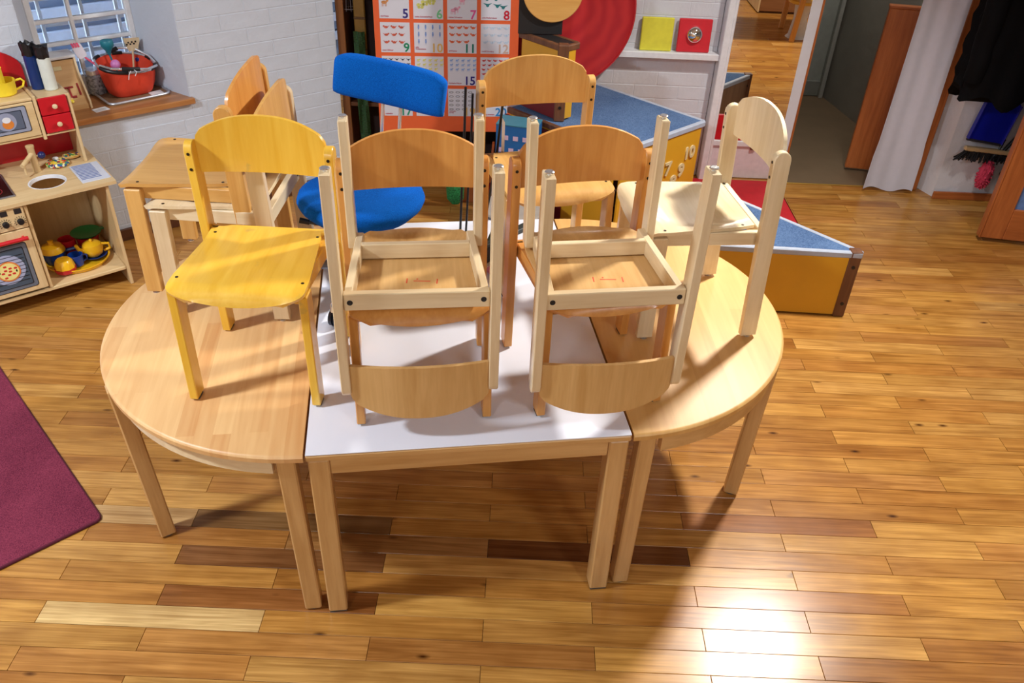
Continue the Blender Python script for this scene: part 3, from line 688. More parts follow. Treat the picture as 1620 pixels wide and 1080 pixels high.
part('oven_handle', MB().tube([(-.575, -.024, .352), (-.350, -.024, .352)], .0085, 12).tube([(-.56, -.004, .352), (-.56, -.022, .352)], .006, 8).tube([(-.365, -.004, .352), (-.365, -.022, .352)], .006, 8), RED, ov, label='red handle')
cpn = kb('control_panel', KW + .016, -.332, -.004, .006, .388, .482, KITW('x'))
for x in (-.355, -.409, -.463, -.517):
    k_ = part('knob', MB().lathe([(.0125, 0), (.0125, .012), (.010, .016), (1e-6, .0165)], 18, (x, -.004, .420), UP), BLACK, cpn)
    tk = MB()
    for q in range(11):
        a = R(-30 + 24 * q); tk.box((x + .0195 * math.cos(a), -.0046, .420 + .0195 * math.sin(a)), (.007, .0008, .0016), 0, Matrix.Rotation(-a, 3, 'Y'))
    part('knob_marks', tk, BLACK, k_)
for x in (-.354, -.405, -.459): plate('display', rrect(.026, .022, .002), (x, .464), -.004, plain('display_black', (38, 38, 42), .3), cpn)
# upper unit
kb('side_panel', -.016, -.003, .25, .42, .499, .800, KITW('z')); kb('side_panel', KW, KW + .014, .25, .42, .499, .800, KITW('z'))
kb('red_back_board', KW + .014, -.016, .412, .420, .499, .795, RED, label='red back board'); kb('divider', -.145, -.132, .246, .412, .628, .812, KITW('z'))
kb('top_board', KW, -.146, .248, .42, .795, .807, KITW('x')); kb('top_board', -.131, -.003, .252, .42, .789, .799, KITW('x')); kb('unit_floor', KW + .014, -.145, .25, .412, .640, .650, KITW('x')); kb('unit_floor', -.132, -.016, .25, .412, .640, .648, KITW('x'))
arch = [(KW, .80)] + [(-.11 - .01, .80)] + [(-.355 + .235 * math.cos(a), .88 + .105 * math.sin(a)) for a in [math.pi * i / 20 for i in range(21)]] + [(KW, .88)]
part('arched_crest', MB().prism(arch, 0, .010, UP, (0, .428, 0)), RED, kt, label='red arched crest board')
mw = kb('microwave_door', KW + .016, -.148, .244, .254, .652, .793, KITW('x'))
MC = (-.262, .731)
plate('print_frame', rrect(.168, .108, .008), MC, .2438, plain('oven_line', (24, 26, 32), .5), mw); plate('print_frame', rrect(.162, .102, .007), MC, .2428, plain('micro_grey', (146, 152, 172), .5), mw); plate('print_frame', rrect(.128, .078, .003), MC, .2418, plain('micro_line', (30, 36, 50), .5), mw); plate('print_frame', rrect(.122, .072, .003), MC, .2410, plain('micro_slate', (88, 98, 118), .5), mw)
plate('print_light', disc(.037), MC, .2400, plain('micro_glow', (146, 152, 176), .5), mw); plate('print_bowl', disc(.019, 24, 1.1), (MC[0] + .004, MC[1] - .010), .2390, plain('bowl_orange', (214, 128, 52), .5), mw); plate('print_rice', disc(.012, 20, 1.3), (MC[0] + .002, MC[1] + .008), .2384, plain('bowl_white', (224, 224, 228), .5), mw)
for z0 in (.652, .727):
    dw = kb('drawer', -.128, -.020, .242, .40, z0, z0 + .071, RED, label='red drawer')
    part('knob', MB().lathe([(.004, 0), (.004, .006), (.0095, .010), (.0105, .016), (.007, .021), (1e-6, .0225)], 16, (-.074, .242, z0 + .036), UP), BEECH('y'), dw)

def at_k(x, y): c, s = math.cos(R(40)), math.sin(R(40)); return KX + c * x - s * y, KY + s * x + c * y
def at_w(x, y): c, s = math.cos(R(40)), math.sin(R(40)); return WX + c * x - s * y, WY + s * x + c * y
def kthing(name, label, cat, x, y, z, rz=0, group=None):
    p = at_k(x, y); return thing(name, label, cat, (p[0], p[1], z), 40 + rz, group)
def wthing(name, label, cat, x, y, z=.626, rz=0):
    p = at_w(x, y); return thing(name, label, cat, (p[0], p[1], z), 40 + rz)
# things on top of the kitchen
b_ = kthing('toy_bowl', 'yellow plastic handled cup on top of the toy kitchen', 'cup', -.222, .345, .807)
part('body', MB().lathe([(.040, 0), (.047, .006), (.050, .055), (.0515, .058), (.049, .058), (.046, .010), (1e-6, .008)], 30), LEMON, b_); part('handle', MB().tube([(.048, 0, .048), (.072, 0, .052), (.082, 0, .040), (.074, 0, .022), (.046, 0, .012)], .0045, 8), LEMON, b_)
b_ = kthing('toy_cup', 'small yellow plastic beaker standing in the larger yellow cup', 'cup', -.236, .345, .8155)
part('body', MB().lathe([(.024, 0), (.029, .004), (.029, .098), (.031, .10), (.027, .10), (.026, .01), (1e-6, .008)], 24), LEMON, b_)
for nm, lab, x, y, c, h in (('grinder', 'dark blue bottle with crumpled black top on the toy kitchen', -.088, .372, plain('bottle_blue', (14, 50, 112), .3), .142), ('grinder', 'white bottle with crumpled black top on the toy kitchen', -.048, .335, plain('bottle_white', (216, 222, 214), .35), .135)):
    t = kthing(nm, lab, 'bottle', x, y, .799)
    part('body', MB().lathe([(.022, 0), (.0255, .004), (.0255, h - .01), (.024, h), (1e-6, h)], 26), c, t)
    tp = MB(); nn = 18; prof = [(.0255, h - .004), (.0275, h + .012), (.0265, h + .03), (.0285, h + .045), (.014, h + .036), (1e-6, h + .034)]
    tp.lathe(prof, nn); rr2 = random.Random(int(h * 1e4)); tp.v = [(px_ * rr2.uniform(.9, 1.1), py_ * rr2.uniform(.9, 1.1), pz_ + (rr2.uniform(-.008, .008) if pz_ > h + .02 else 0)) for px_, py_, pz_ in tp.v]
    part('crumpled_top', tp, BLACK, t, angle=10)
# mosaic discs on worktop
def mosaic(name):
    mt, nt, bs, N, L = newmat(name); tc = N('ShaderNodeTexCoord'); v = N('ShaderNodeTexVoronoi'); v.inputs['Scale'].default_value = 110; L(tc.outputs['Object'], v.inputs['Vector'])
    r = N('ShaderNodeValToRGB'); r.color_ramp.interpolation = 'CONSTANT'; cs = [(236, 214, 70), (214, 60, 44), (240, 232, 190), (40, 92, 150), (238, 170, 50), (70, 140, 80), (226, 206, 120), (60, 60, 80)]
    sp = N('ShaderNodeSeparateColor'); L(v.outputs['Color'], sp.inputs[0]); L(sp.outputs[0], r.inputs[0])
    while len(r.color_ramp.elements) < len(cs): r.color_ramp.elements.new(.5)
    for i, c in enumerate(cs): r.color_ramp.elements[i].position = i / len(cs); r.color_ramp.elements[i].color = lin(c) + (1,)
    L(r.outputs[0], bs.inputs['Base Color']); bs.inputs['Roughness'].default_value = .5; return mt
MOS = mosaic('mosaic_print')
t = kthing('mosaic_disc', 'round mosaic patterned toy food disc beside the toy tap', 'toy food', -.118, .275, .499); part('disc', MB().lathe([(.036, 0), (.046, .006), (.047, .012), (.040, .02), (1e-6, .024)], 26), MOS, t); part('white_centre', MB().lathe([(.013, .019), (.012, .027), (1e-6, .029)], 16, (.0, .02, 0)), WHITEP, t)
t = kthing('mosaic_disc', 'smaller brown mosaic disc leaning by the side panel of the toy kitchen', 'toy food', -.046, .335, .499); part('disc', MB().lathe([(.026, 0), (.034, .005), (.034, .010), (1e-6, .016)], 22), MOS, t); part('rim', MB().tube([(.034 * math.cos(2 * math.pi * i / 24), .034 * math.sin(2 * math.pi * i / 24), .008) for i in range(24)], .004, 8, closed=True), HONEY('x'), t)
# toys in the open cupboard
zc = .092
t = kthing('toy_tray', 'yellow plastic tray of toy dishes inside the toy kitchen', 'tray', -.168, .165, zc)
pr = [(r_, z) for r_, z in ((1e-6, .003), (.115, .003), (.130, .008), (.138, .022), (.146, .024), (.147, .020), (.140, .016), (.132, .002), (.10, 0), (1e-6, 0))][::-1]
part('dish', MB().lathe(pr, 40, sx=.92, sy=.86), YELP, t)
t = kthing('toy_pot', 'blue toy pot with yellow lid at the left inside the toy kitchen', 'pot', -.248, .212, zc + .005); part('body', MB().lathe([(.040, 0), (.046, .01), (.048, .05), (.052, .052), (.046, .052), (.043, .01), (1e-6, .008)], 28), BLUEP, t); l_ = part('lid', MB().lathe([(.050, .053), (.050, .060), (.040, .078), (.012, .086), (.010, .096), (.013, .102), (1e-6, .104)], 28), YELP, t); part('pot_handle', MB().tube([(.046, 0, .04), (.085, -.012, .046), (.092, -.014, .044)], .008, 8), BLUEP, t)
t = kthing('toy_pan', 'red toy saucepan with yellow lid at the front of the tray', 'pot', -.238, .092, zc + .007); part('body', MB().lathe([(.034, 0), (.042, .006), (.044, .022), (.040, .022), (1e-6, .008)], 26), REDP, t); part('lid', MB().lathe([(.042, .023), (.041, .03), (.036, .052), (.030, .060), (1e-6, .062)], 9), YELP, t)
t = kthing('toy_cup', 'blue toy cup in the middle of the yellow tray', 'cup', -.182, .120, zc + .007); part('body', MB().lathe([(.020, 0), (.025, .004), (.031, .055), (.029, .055), (.022, .006), (1e-6, .005)], 22), BLUEP, t); part('handle', MB().tube([(.028, 0, .045), (.045, 0, .04), (.043, 0, .02), (.025, 0, .014)], .004, 8), BLUEP, t)
t = kthing('toy_plate', 'blue toy saucer under the yellow toy teapot', 'plate', -.098, .155, zc + .010); part('dish', MB().lathe([(.03, 0), (.052, .010), (.053, .013), (.03, .004), (1e-6, .003)][::1], 28), BLUEP, t)
t = kthing('toy_teapot', 'yellow plastic toy teapot on the tray in the toy kitchen', 'teapot', -.100, .155, zc + .017); part('body', MB().lathe([(.028, 0), (.040, .012), (.046, .034), (.040, .056), (.026, .066), (1e-6, .068)], 10), YELP, t); part('spout', MB().tube([(-.036, -.005, .03), (-.058, -.010, .048), (-.066, -.012, .072)], [.012, .009, .007], 10), YELP, t); part('handle', MB().tube([(.038, -.01, .05), (.066, -.016, .046), (.068, -.016, .022), (.042, -.01, .014)], .006, 8), YELP, t); part('lid_knob', MB().ell((0, 0, .072), (.008, .008, .008), 10, 6), YELP, t)
t = kthing('toy_bowl', 'red toy bowl behind the yellow toy teapot', 'bowl', -.090, .262, zc + .006); part('body', MB().lathe([(.024, 0), (.044, .022), (.050, .062), (.046, .060), (.038, .022), (1e-6, .008)], 26), REDP, t)
t = kthing('toy_bowl', 'red toy beaker next to the blue pot in the toy kitchen', 'bowl', -.178, .252, zc + .006); part('body', MB().lathe([(.026, 0), (.034, .01), (.037, .072), (.034, .072), (.03, .012), (1e-6, .008)], 22), REDP, t)
t = kthing('toy_plate', 'green toy plate lying over the red bowl in the toy kitchen', 'plate', -.090, .262, zc + .070); part('dish', MB().lathe([(.03, 0), (.064, .010), (.066, .014), (.03, .005), (1e-6, .004)], 30), GREENP, t); part('dish_handle', MB().box((.078, 0, .012), (.04, .022, .005), .002), GREENP, t)

# ------------------------------------------------------------------ window sill things
t = wthing('toy_cash_register', 'wooden toy cash register with red keys on the windowsill', 'toy till', -.058, .19)
REG = wood('register_ply', (196, 150, 96), (216, 176, 122), 'x'); pro = [(-.095, 0), (.10, 0), (.10, .205), (.0, .205), (-.012, .140), (-.095, .032)]
SX = Matrix(((0, 0, 1), (1, 0, 0), (0, 1, 0)))
def side(poly, x0, x1, name, mat, par): return part(name, MB().prism(poly, x0, x1, SX), mat, par)
side(pro, -.062, -.054, 'side_panel', BEECH('y'), t); side(pro, .054, .062, 'side_panel', BEECH('y'), t)
side([(-.088, 0), (.095, 0), (.095, .196), (.006, .196), (-.006, .127), (-.088, .022)], -.054, .054, 'body', REG, t)
part('display_top', MB().box((0, .05, .209), (.130, .108, .012), .003), WHITEP, t, label='white top board'); part('price_label', MB().box((-.022, -.0015, .166), (.034, .003, .018), .001, Matrix.Rotation(R(-10), 3, 'X')), plain('label_cream', (214, 198, 150), .5), t)
SLP = Matrix.Rotation(math.atan2(.105, .082), 3, 'X')
def slope(u, h=0): return Vector((0, -.088 + .082 * u, .022 + .105 * u)) + SLP @ Vector((0, 0, h))
for x, u, sx_, sy_ in ((-.036, .55, .012, .012), (-.036, .36, .012, .012), (-.012, .62, .052, .008), (-.006, .46, .007, .05), (.034, .52, .007, .055), (.006, .28, .018, .010)):
    c = slope(u, .002); part('key', MB().box((x, c.y, c.z), (sx_, sy_, .006), .001, SLP), plain('key_red', (150, 30, 34), .5), t)
c = slope(.14, .003); part('flower_button', MB().lathe([(.009, 0), (.008, .004), (1e-6, .006)], 8, (-.012, c.y, c.z), SLP), LEMON, t)
t = wthing('serving_tray', 'metal rimmed tray under the orange basket on the windowsill', 'tray', .208, .172, rz=4)
part('tray_base', MB().prism(rrect(.285, .205, .03), 0, .004), plain('tray_brown', (142, 112, 84), .5), t); part('tray_rim', MB().tube([(x, y, .009) for x, y in rrect(.285, .205, .03)], .0055, 8, closed=True), STEEL, t); part('tray_cloth', MB().prism(rrect(.06, .05, .004), .004, .006, None, (.09, -.055, 0)), WHITEP, t)
bgk = wthing('fabric_basket', 'red orange fabric basket with silver frame and black grips on the sill', 'basket', .210, .190, .6305, 2)
OR = plain('orange_canvas', (212, 62, 34), .75, noise=.12, nscale=14, bump=.4); P = []; vs = []; fs = []; nn = 36; lv_ = [(0, .082, .058), (.012, .098, .068), (.05, .112, .078), (.10, .120, .084), (.135, .124, .088)]
prof = [(z, a, b, 1) for z, a, b in lv_] + [(.137, .120, .084, 1), (.09, .112, .077, 1), (.04, .102, .068, 1), (.02, .09, .06, 1)]
for z, a, b, _ in prof:
    for k in range(nn):
        th = 2 * math.pi * k / nn; c, s = math.cos(th), math.sin(th); q = 2.6; r_ = (abs(c) ** q + abs(s) ** q) ** (-1 / q)
        wv = 1 + .02 * math.sin(5 * th + z * 40) ; vs.append((a * r_ * c * wv, b * r_ * s * wv, z * (1 + .16 * s - .10 * c)))
for i in range(len(prof) - 1):
    for k in range(nn): fs.append((i * nn + k, i * nn + (k + 1) % nn, (i + 1) * nn + (k + 1) % nn, (i + 1) * nn + k))
fs.append(tuple(range(nn))[::-1]); fs.append(tuple((len(prof) - 1) * nn + k for k in range(nn)))
part('bag', MB().add(vs, fs), OR, bgk, angle=60)
rimp = []
for k in range(nn):
    th = 2 * math.pi * k / nn; c, s = math.cos(th), math.sin(th); r_ = (abs(c) ** 2.6 + abs(s) ** 2.6) ** (-1 / 2.6); rimp.append((.126 * r_ * c, .090 * r_ * s, .140 * (1 + .16 * s - .10 * c)))
part('rim_tube', MB().tube(rimp, .0052, 8, closed=True), CHROME, bgk)
for a0, a1 in ((20, 26), (1, 3), (8, 10), (13, 15), (31, 34)): part('grip', MB().tube(rimp[a0:a1 + 1], .0085, 10), BLACK, bgk)
hd = [(-.118, -.02, .152), (-.09, -.085, .150), (-.02, -.112, .142), (.06, -.108, .128), (.122, -.06, .122)]
h1 = part('carry_handle', MB().tube(hd, .0055, 8), CHROME, bgk); part('foam_grip', MB().tube([(-.05, -.103, .147), (-.02, -.112, .142), (.025, -.111, .135)], .0098, 10), BLACK, h1)
hd = [(-.05, .086, .166), (.01, .085, .186), (.07, .06, .182), (.118, .01, .150), (.128, -.03, .126)]
h1 = part('carry_handle', MB().tube(hd, .0055, 8), CHROME, bgk); part('foam_grip', MB().tube([(-.045, .086, .168), (-.02, .086, .178), (.005, .085, .185)], .0098, 10), BLACK, h1)
part('drawstring', MB().tube([(-.01, -.116, .146), (-.03, -.122, .122), (-.036, -.12, .10)], .0018, 6).tube([(-.01, -.116, .146), (.006, -.124, .13), (-.004, -.122, .112)], .0018, 6), WHITEP, bgk)
def utensil(name, label, x, y, pts, headfn, hmat, smat):
    t = wthing(name, label, 'toy utensil', x, y, .652); part('handle', MB().tube(pts, .0045, 8), smat, t); headfn(t); return t
PINK = plain('pink_plastic', (226, 84, 120), .4)
def pal(t):
    part('blade', MB().prism(rrect(.042, .066, .012), -.004, .004, UP @ Matrix.Rotation(R(18), 3, 'Z'), (-.135, -.004, .195)), plain('milky_plastic', (222, 216, 226), .3), t)
    for dx in (-.011, 0, .011): part('pink_stripe', MB().box((-.147 + dx, -.006, .222), (.008, .012, .02), .003, Matrix.Rotation(R(-18), 3, 'Y')), PINK, t)
utensil('toy_spatula', 'white and pink toy slotted spatula sticking out of the orange basket', .168, .215, [(0, 0, 0), (-.06, 0, .10), (-.125, 0, .172)], pal, None, PINK)
TEAL = plain('teal_plastic', (24, 116, 132), .35)
utensil('toy_ladle', 'teal toy ladle sticking out of the orange basket', .165, .235, [(.03, 0, 0), (.005, .008, .12), (-.002, .010, .165)], lambda t: part('ladle_bowl', MB().lathe([(.008, .15), (.012, .165), (.028, .188), (.030, .205), (.026, .214), (.010, .217), (1e-6, .217)], 20, (0, .012, 0)), TEAL, t), None, TEAL)
def spt(t):
    part('blade', MB().prism([(-.020, 0), (.020, 0), (.036, .04), (.038, .055), (-.034, .062), (-.032, .045)], -.003, .003, UP, (.012, 0, .150)), BEECH('z'), t)
    ch = MB()
    for i in range(6):
        for j in range(2):
            if (i + j) % 2 == 0: ch.box((-.012 + i * .0082, -.0034, .182 + j * .0082), (.0076, .001, .0076))
    part('checker_print', ch, BLACK, t)
utensil('toy_turner', 'wooden toy turner with black checker print behind the basket', .262, .245, [(-.02, 0, 0), (.0, 0, .09), (.010, 0, .155)], spt, None, BEECH('z'))
t = wthing('pink_ball', 'pink toy ball peeking out of the orange basket', 'toy', .175, .225, .735); part('ball', MB().ell((0, 0, .024), (.022, .022, .022)), plain('mauve_plastic', (206, 128, 190), .4), t); part('seam', MB().tube([(.0225 * math.cos(2 * math.pi * i / 20), 0, .024 + .0225 * math.sin(2 * math.pi * i / 20)) for i in range(20)], .001, 5, closed=True), PINK, t)
t = wthing('glass_jar', 'glass jar of bits with a silver lid behind the toy till', 'jar', .082, .272); part('jar_body', MB().lathe([(.034, 0), (.040, .006), (.040, .085), (.034, .092), (.034, .098), (1e-6, .098)], 26), plain('speckled_glass', (150, 156, 164), .15, noise=.7, nscale=90), t); part('lid', MB().lathe([(.038, .096), (.038, .114), (.035, .117), (1e-6, .118)], 26), CHROME, t)
t = wthing('paper_slip', 'white paper slip at the front of the windowsill', 'paper', .025, .050, .626, 10); part('sheet', MB().box((0, 0, .001), (.065, .045, .0014), .0004), WHITEP, t); part('folded_edge', MB().box((0, .018, .0025), (.06, .008, .0016), .0005), WHITEP, t)
t = wthing('toy_box', 'wooden toy box with blue and yellow lid in the window corner', 'toy box', .298, .285, .626, 6); part('box_body', MB().box((.03, 0, .045), (.09, .045, .09), .003), REG, t); part('yellow_band', MB().box((.03, 0, .098), (.094, .05, .016), .003), YELP, t); part('blue_top', MB().box((.03, 0, .128), (.104, .054, .022), .006), BLUEP, t); part('post', MB().box((.03, -.0, .111), (.07, .03, .014), .002), YELP, t)

# ------------------------------------------------------------------ open shelf with the number poster
sh = thing('open_shelf', 'dark open shelf with a brown wooden edge behind the number poster', 'shelf', (-.97, 4.41, 0), 0)
part('side_board', MB().box((.020, .11, .85), (.040, .22, 1.7), .003), wood('shelf_edge', (104, 62, 32), (142, 90, 50), 'z'), sh, label='lighter brown edge'); part('side_board', MB().box((1.08, .11, .85), (.03, .22, 1.7), .003), DARKW('z'), sh)
part('back_board', MB().box((.55, .214, .85), (1.06, .010, 1.7)), plain('shelf_back', (46, 24, 20), .8), sh)
for z in (.06, .42, 1.25, 1.68): part('shelf_board', MB().box((.55, .11, z), (1.03, .20, .022), .002), DARKW('x'), sh)
t = thing('bamboo_post', 'yellow brown spotted bamboo board standing in the shelf left of the poster', 'board', (-.852, 4.435, .431)); part('slat', MB().box((0, 0, .40), (.058, .022, .80), .005), plain('bamboo', (124, 92, 34), .5, noise=.35, nscale=9), t)
for z in (.12, .28, .44, .6): part('node', MB().box((0, -.011, z), (.060, .006, .012), .002), plain('bamboo_dark', (84, 56, 22), .6), t)
t = thing('net_funnel', 'grey mesh funnel hanging in the shelf left of the bamboo board', 'net', (-.905, 4.46, 1.239)); 
vs = []; fg = MB()
for k in range(5): z = -.05 - .07 * k; r_ = .008 + .008 * k; fg.tube([(r_ * math.cos(2 * math.pi * i / 14), r_ * .8 * math.sin(2 * math.pi * i / 14), z) for i in range(14)], .0016, 5, closed=True)
for i in range(10): a = 2 * math.pi * i / 10; fg.tube([(.003 * math.cos(a), .003 * math.sin(a), 0), (.041 * math.cos(a), .033 * math.sin(a), -.34)], .0014, 5)
part('mesh', fg, plain('net_grey', (124, 116, 118), .8), t)
GN = plain('green_net', (40, 130, 70), .7, noise=.6, nscale=120, bump=1.0)
t = thing('green_scarf', 'dark green cloth hanging at the left edge of the poster', 'cloth', (-.786, 4.455, 1.239)); P = [[(x * .05 - .02, .012 * math.sin(x * 5 + z * 4), -z * .86 / 10) for z in range(11)] for x in range(5)]
P = [[(i * .008, .008 * math.sin(i * 1.6 + z), -z * .07) for z in range(12)] for i in range(6)]; part('cloth', MB().sheet(P, .003), plain('dark_green_cloth', (18, 66, 34), .9), t); part('red_band', MB().box((.02, .0, -.20), (.044, .026, .05), .006), plain('dark_red_cloth', (140, 24, 28), .8), t)
t = thing('sequin_scarf', 'dark green scaly scarf hanging below the blue chair back', 'cloth', (-.885, 4.398, .25)); P = [[(i * .014, .010 * math.sin(i * 1.8 + z * .7), .56 - z * .055) for z in range(11)] for i in range(5)]; part('cloth', MB().sheet(P, .003), plain('scaly_green', (34, 70, 34), .6, noise=.7, nscale=120, bump=1), t); part('fringe', MB().box((.028, 0, .0), (.05, .012, .03), .004), plain('scaly_green', (34, 70, 34), .6), t)

ps = thing('number_poster', 'orange wall poster of numbered animal cards hanging on the dark shelf', 'poster', (-.763, 4.332, 0), 5.2)
part('sheet', MB().box((.3665, .003, .817), (.733, .004, 1.016)), plain('poster_orange', (236, 104, 58), .45, noise=.02), ps)
part('print_mark', MB().box((.705, .0006, .344), (.030, .001, .036)), plain('poster_mark', (150, 60, 36), .6), ps, label='dark brown printed square')
NUM = {1: (210, 40, 60), 2: (60, 120, 190), 3: (40, 150, 90), 4: (226, 170, 60), 5: (52, 44, 130), 6: (120, 206, 150), 7: (222, 92, 160), 8: (204, 24, 52), 9: (18, 140, 98), 10: (226, 188, 112), 11: (0, 122, 104), 12: (206, 178, 164), 13: (60, 60, 140), 14: (226, 196, 90), 15: (48, 40, 132), 16: (206, 30, 60), 17: (30, 150, 120), 18: (198, 26, 70), 19: (226, 186, 110), 20: (40, 140, 214)}
ANI = {1: (160, 110, 60), 2: (90, 90, 90), 3: (150, 100, 60), 4: (60, 60, 60), 5: (206, 140, 84), 6: (206, 206, 110), 7: (236, 170, 196), 8: (40, 128, 134), 9: (206, 92, 70), 10: (128, 162, 226), 11: (222, 104, 66), 12: (196, 214, 240), 13: (60, 66, 76), 14: (226, 220, 130), 15: (150, 178, 228), 16: (206, 60, 56), 17: (206, 60, 140), 18: (150, 160, 170), 19: (120, 116, 118), 20: (150, 150, 150)}
CAPT = {5: 'fünf Rehe', 6: 'sechs Schmetterlinge', 7: 'sieben Schweine', 8: 'acht Fledermäuse', 9: 'neun Hühner', 10: 'zehn\nWellensittiche', 11: 'elf Füchse', 12: 'zwölf Schwäne', 15: 'fünfzehn Mäuse', 17: 'siebzehn', 18: 'achtzehn\nSchlangen', 19: 'neunzehn\nSchafe', 20: 'zwanzig Ameisen'}
cardme = MB().box((0, 0, 0), (.149, .001, .149)).mesh('card'); cardme.materials.append(plain('card_white', (222, 224, 236), .45, noise=.01))
rp_ = random.Random(5)
def animal(mb, x, z, s, n):
    f = rp_.choice((-1, 1)) if n in (5, 8, 9, 11, 16) else 1
    def dsc(cx, cz, rx, rz, k=10): mb.prism([(cx + rx * math.cos(2 * math.pi * i / k), cz + rz * math.sin(2 * math.pi * i / k)) for i in range(k)], 0, .0006, UP, (0, 0, 0))
    if n == 10:
        dsc(x, z, s * .22, s * .55); dsc(x, z + s * .5, s * .18, s * .2); mb.prism([(x - s * .1, z - s * .3), (x + s * .1, z - s * .3), (x, z - s * .95)], 0, .0006, UP)
    elif n == 6:
        for sx in (-1, 1): dsc(x + sx * s * .4, z + s * .2, s * .4, s * .32); dsc(x + sx * s * .3, z - s * .25, s * .28, s * .24)
    elif n == 19:
        mb.tube([(x + s * .75 * math.cos(2 * math.pi * i / 16), -.0004, z + s * .32 * math.sin(2 * math.pi * i / 16)) for i in range(16)], s * .09, 4, closed=True)
    elif n in (8, 13):
        dsc(x, z, s * .3, s * .32); mb.prism([(x - s * .9, z + s * .45), (x - s * .1, z - s * .1), (x - s * .1, z + s * .3)], 0, .0006, UP); mb.prism([(x + s * .9, z + s * .45), (x + s * .1, z + s * .3), (x + s * .1, z - s * .1)], 0, .0006, UP)
    else:
        dsc(x, z, s * .55, s * .32); dsc(x + f * s * .6, z + s * .3, s * .24, s * .22)
        if n in (5, 7, 14, 15):
            for q in (-.4, -.2, .2, .4): mb.box((x + q * s, -.0003, z - s * .5), (s * .08, .0006, s * .5))
        else: mb.prism([(x - f * s * .4, z), (x - f * s * 1.0, z + s * .45), (x - f * s * .5, z + s * .3)][::f], 0, .0006, UP)
LAY = {5: [(0.1, .8), (.4, .8), (.7, .8), (.18, .52), (.5, .85)], 6: [(.55, .85), (.75, .8), (.4, .52), (.62, .55), (.25, .42), (.8, .9)], 7: [(.2, .9), (.5, .62), (.72, .86), (.85, .9), (.3, .35), (.2, .3), (.6, .9)], 8: [(.2, .9), (.5, .9), (.2, .68), (.5, .68), (.22, .48), (.55, .46), (.75, .42), (.8, .9)]}
for row in range(5):
    for col in range(4):
        n = row * 4 + col + 1
        cx = .0295 + .0745 + .1695 * col; cz = 1.2125 - .0725 - .1675 * row + .0
        cdn = link('card', cardme, None, ps, (cx, .0004, cz))
        anm = MB(); s = .026 if n < 9 else .0185 if n < 13 else .0135
        pts = LAY.get(n) or [(.16 + (.72 / max(1, min(4, n) - 1)) * (q % 4) * (.8 if n == 9 else 1), .86 - (.62 / max(1, (n - 1) // 4 + .6)) * (q // 4)) for q in range(n)]
        if n == 9: pts = [(.2 + .26 * (q % 3), .84 - .25 * (q // 3)) for q in range(9)]
        if n in (18, 17, 20, 19, 13, 15, 14, 16): pts = [(.12 + .2 * (q % 5 if n != 19 else q % 4) * (1 if n != 19 else 1.12), .88 - .155 * (q // (5 if n != 19 else 4))) for q in range(n)]
        for (u, v) in pts: animal(anm, (u - .5) * .149, (v - .5) * .149, s, n)
        a_ = part('animal_print', anm, plain('print_%d' % n, ANI[n], .5, noise=.25, nscale=90), cdn, (0, -.0008, 0)); a_['kind'] = 'stuff'
        tm = textmesh(str(n), .062, align='RIGHT', off=.0011); link('numeral', tm, plain('numeral_%d' % n, NUM[n], .5, noise=0), cdn, (.071, -.0012, -.070), (R(90), 0, 0))
        if n in CAPT:
            cm = textmesh(CAPT[n], .0105 if '\n' not in CAPT[n] else .009, align='LEFT'); link('caption', cm, plain('caption_red', (196, 60, 90), .5, noise=0), cdn, (-.068, -.0012, -.066 if '\n' not in CAPT[n] else -.058), (R(90), 0, 0))

# dim things on the floor around the shelf
t = thing('green_net_bag', 'green net bag hanging low beside the blue chair seat', 'bag', (-.34, 4.12, 0)); part('net', MB().lathe([(.02, .0), (.045, .03), (.05, .12), (.035, .22), (.01, .27), (1e-6, .28)], 16, sy=.6), GN, t); part('bag_knot', MB().ell((0, 0, .275), (.014, .012, .016), 10, 6), GN, t)
t = thing('wooden_box', 'reddish brown wooden box on the floor under the poster', 'box', (-.25, 4.24, 0)); part('box_front', MB().box((0, -.09, .14), (.22, .014, .28), .002), ORW('z'), t); part('box_side', MB().box((-.104, 0, .14), (.014, .17, .28), .002), ORW('z'), t); part('box_side', MB().box((.104, 0, .14), (.014, .17, .28), .002), ORW('z'), t); part('box_bottom', MB().box((0, 0, .007), (.2, .17, .014), .002), ORW('x'), t)
t = thing('floor_cushion', 'dark red cushion on the floor behind the thin black rods', 'cushion', (.02, 4.12, 0), 10); part('cover', MB().lathe([(1e-6, 0), (.17, .01), (.20, .06), (.18, .12), (.10, .15), (1e-6, .155)], 28), carpet('dark_red_fabric', (86, 16, 22), (124, 26, 32), 300, .3), t); part('piping', MB().tube([(.201 * math.cos(2 * math.pi * i / 32), .201 * math.sin(2 * math.pi * i / 32), .06) for i in range(32)], .005, 6, closed=True), plain('piping_red', (110, 22, 28), .8), t)
t = thing('metal_drum', 'dull grey metal drum behind the back honey chair', 'drum', (-.02, 3.60, 0), 0); part('shell', MB().lathe([(.16, 0), (.165, .01), (.165, .24), (.16, .25)], 32), plain('drum_grey', (110, 112, 122), .35, .7), t); part('drum_skin', MB().lathe([(.157, .249), (.150, .256), (1e-6, .257)], 32), plain('drum_skin', (160, 150, 140), .7), t); part('drum_hoop', MB().tube([(.166 * math.cos(2 * math.pi * i / 32), .166 * math.sin(2 * math.pi * i / 32), .238) for i in range(32)], .005, 6, closed=True), STEEL, t)
t = thing('patterned_box', 'tall blue box with pale pink rectangles right of the poster', 'box', (-.010, 3.86, 0), -12); part('carton', MB().box((0, 0, .285), (.20, .12, .57), .003), plain('box_blue', (20, 96, 162), .5), t); part('carton_rim', MB().box((0, 0, .572), (.202, .122, .008), .002), plain('box_teal', (60, 120, 140), .5), t)
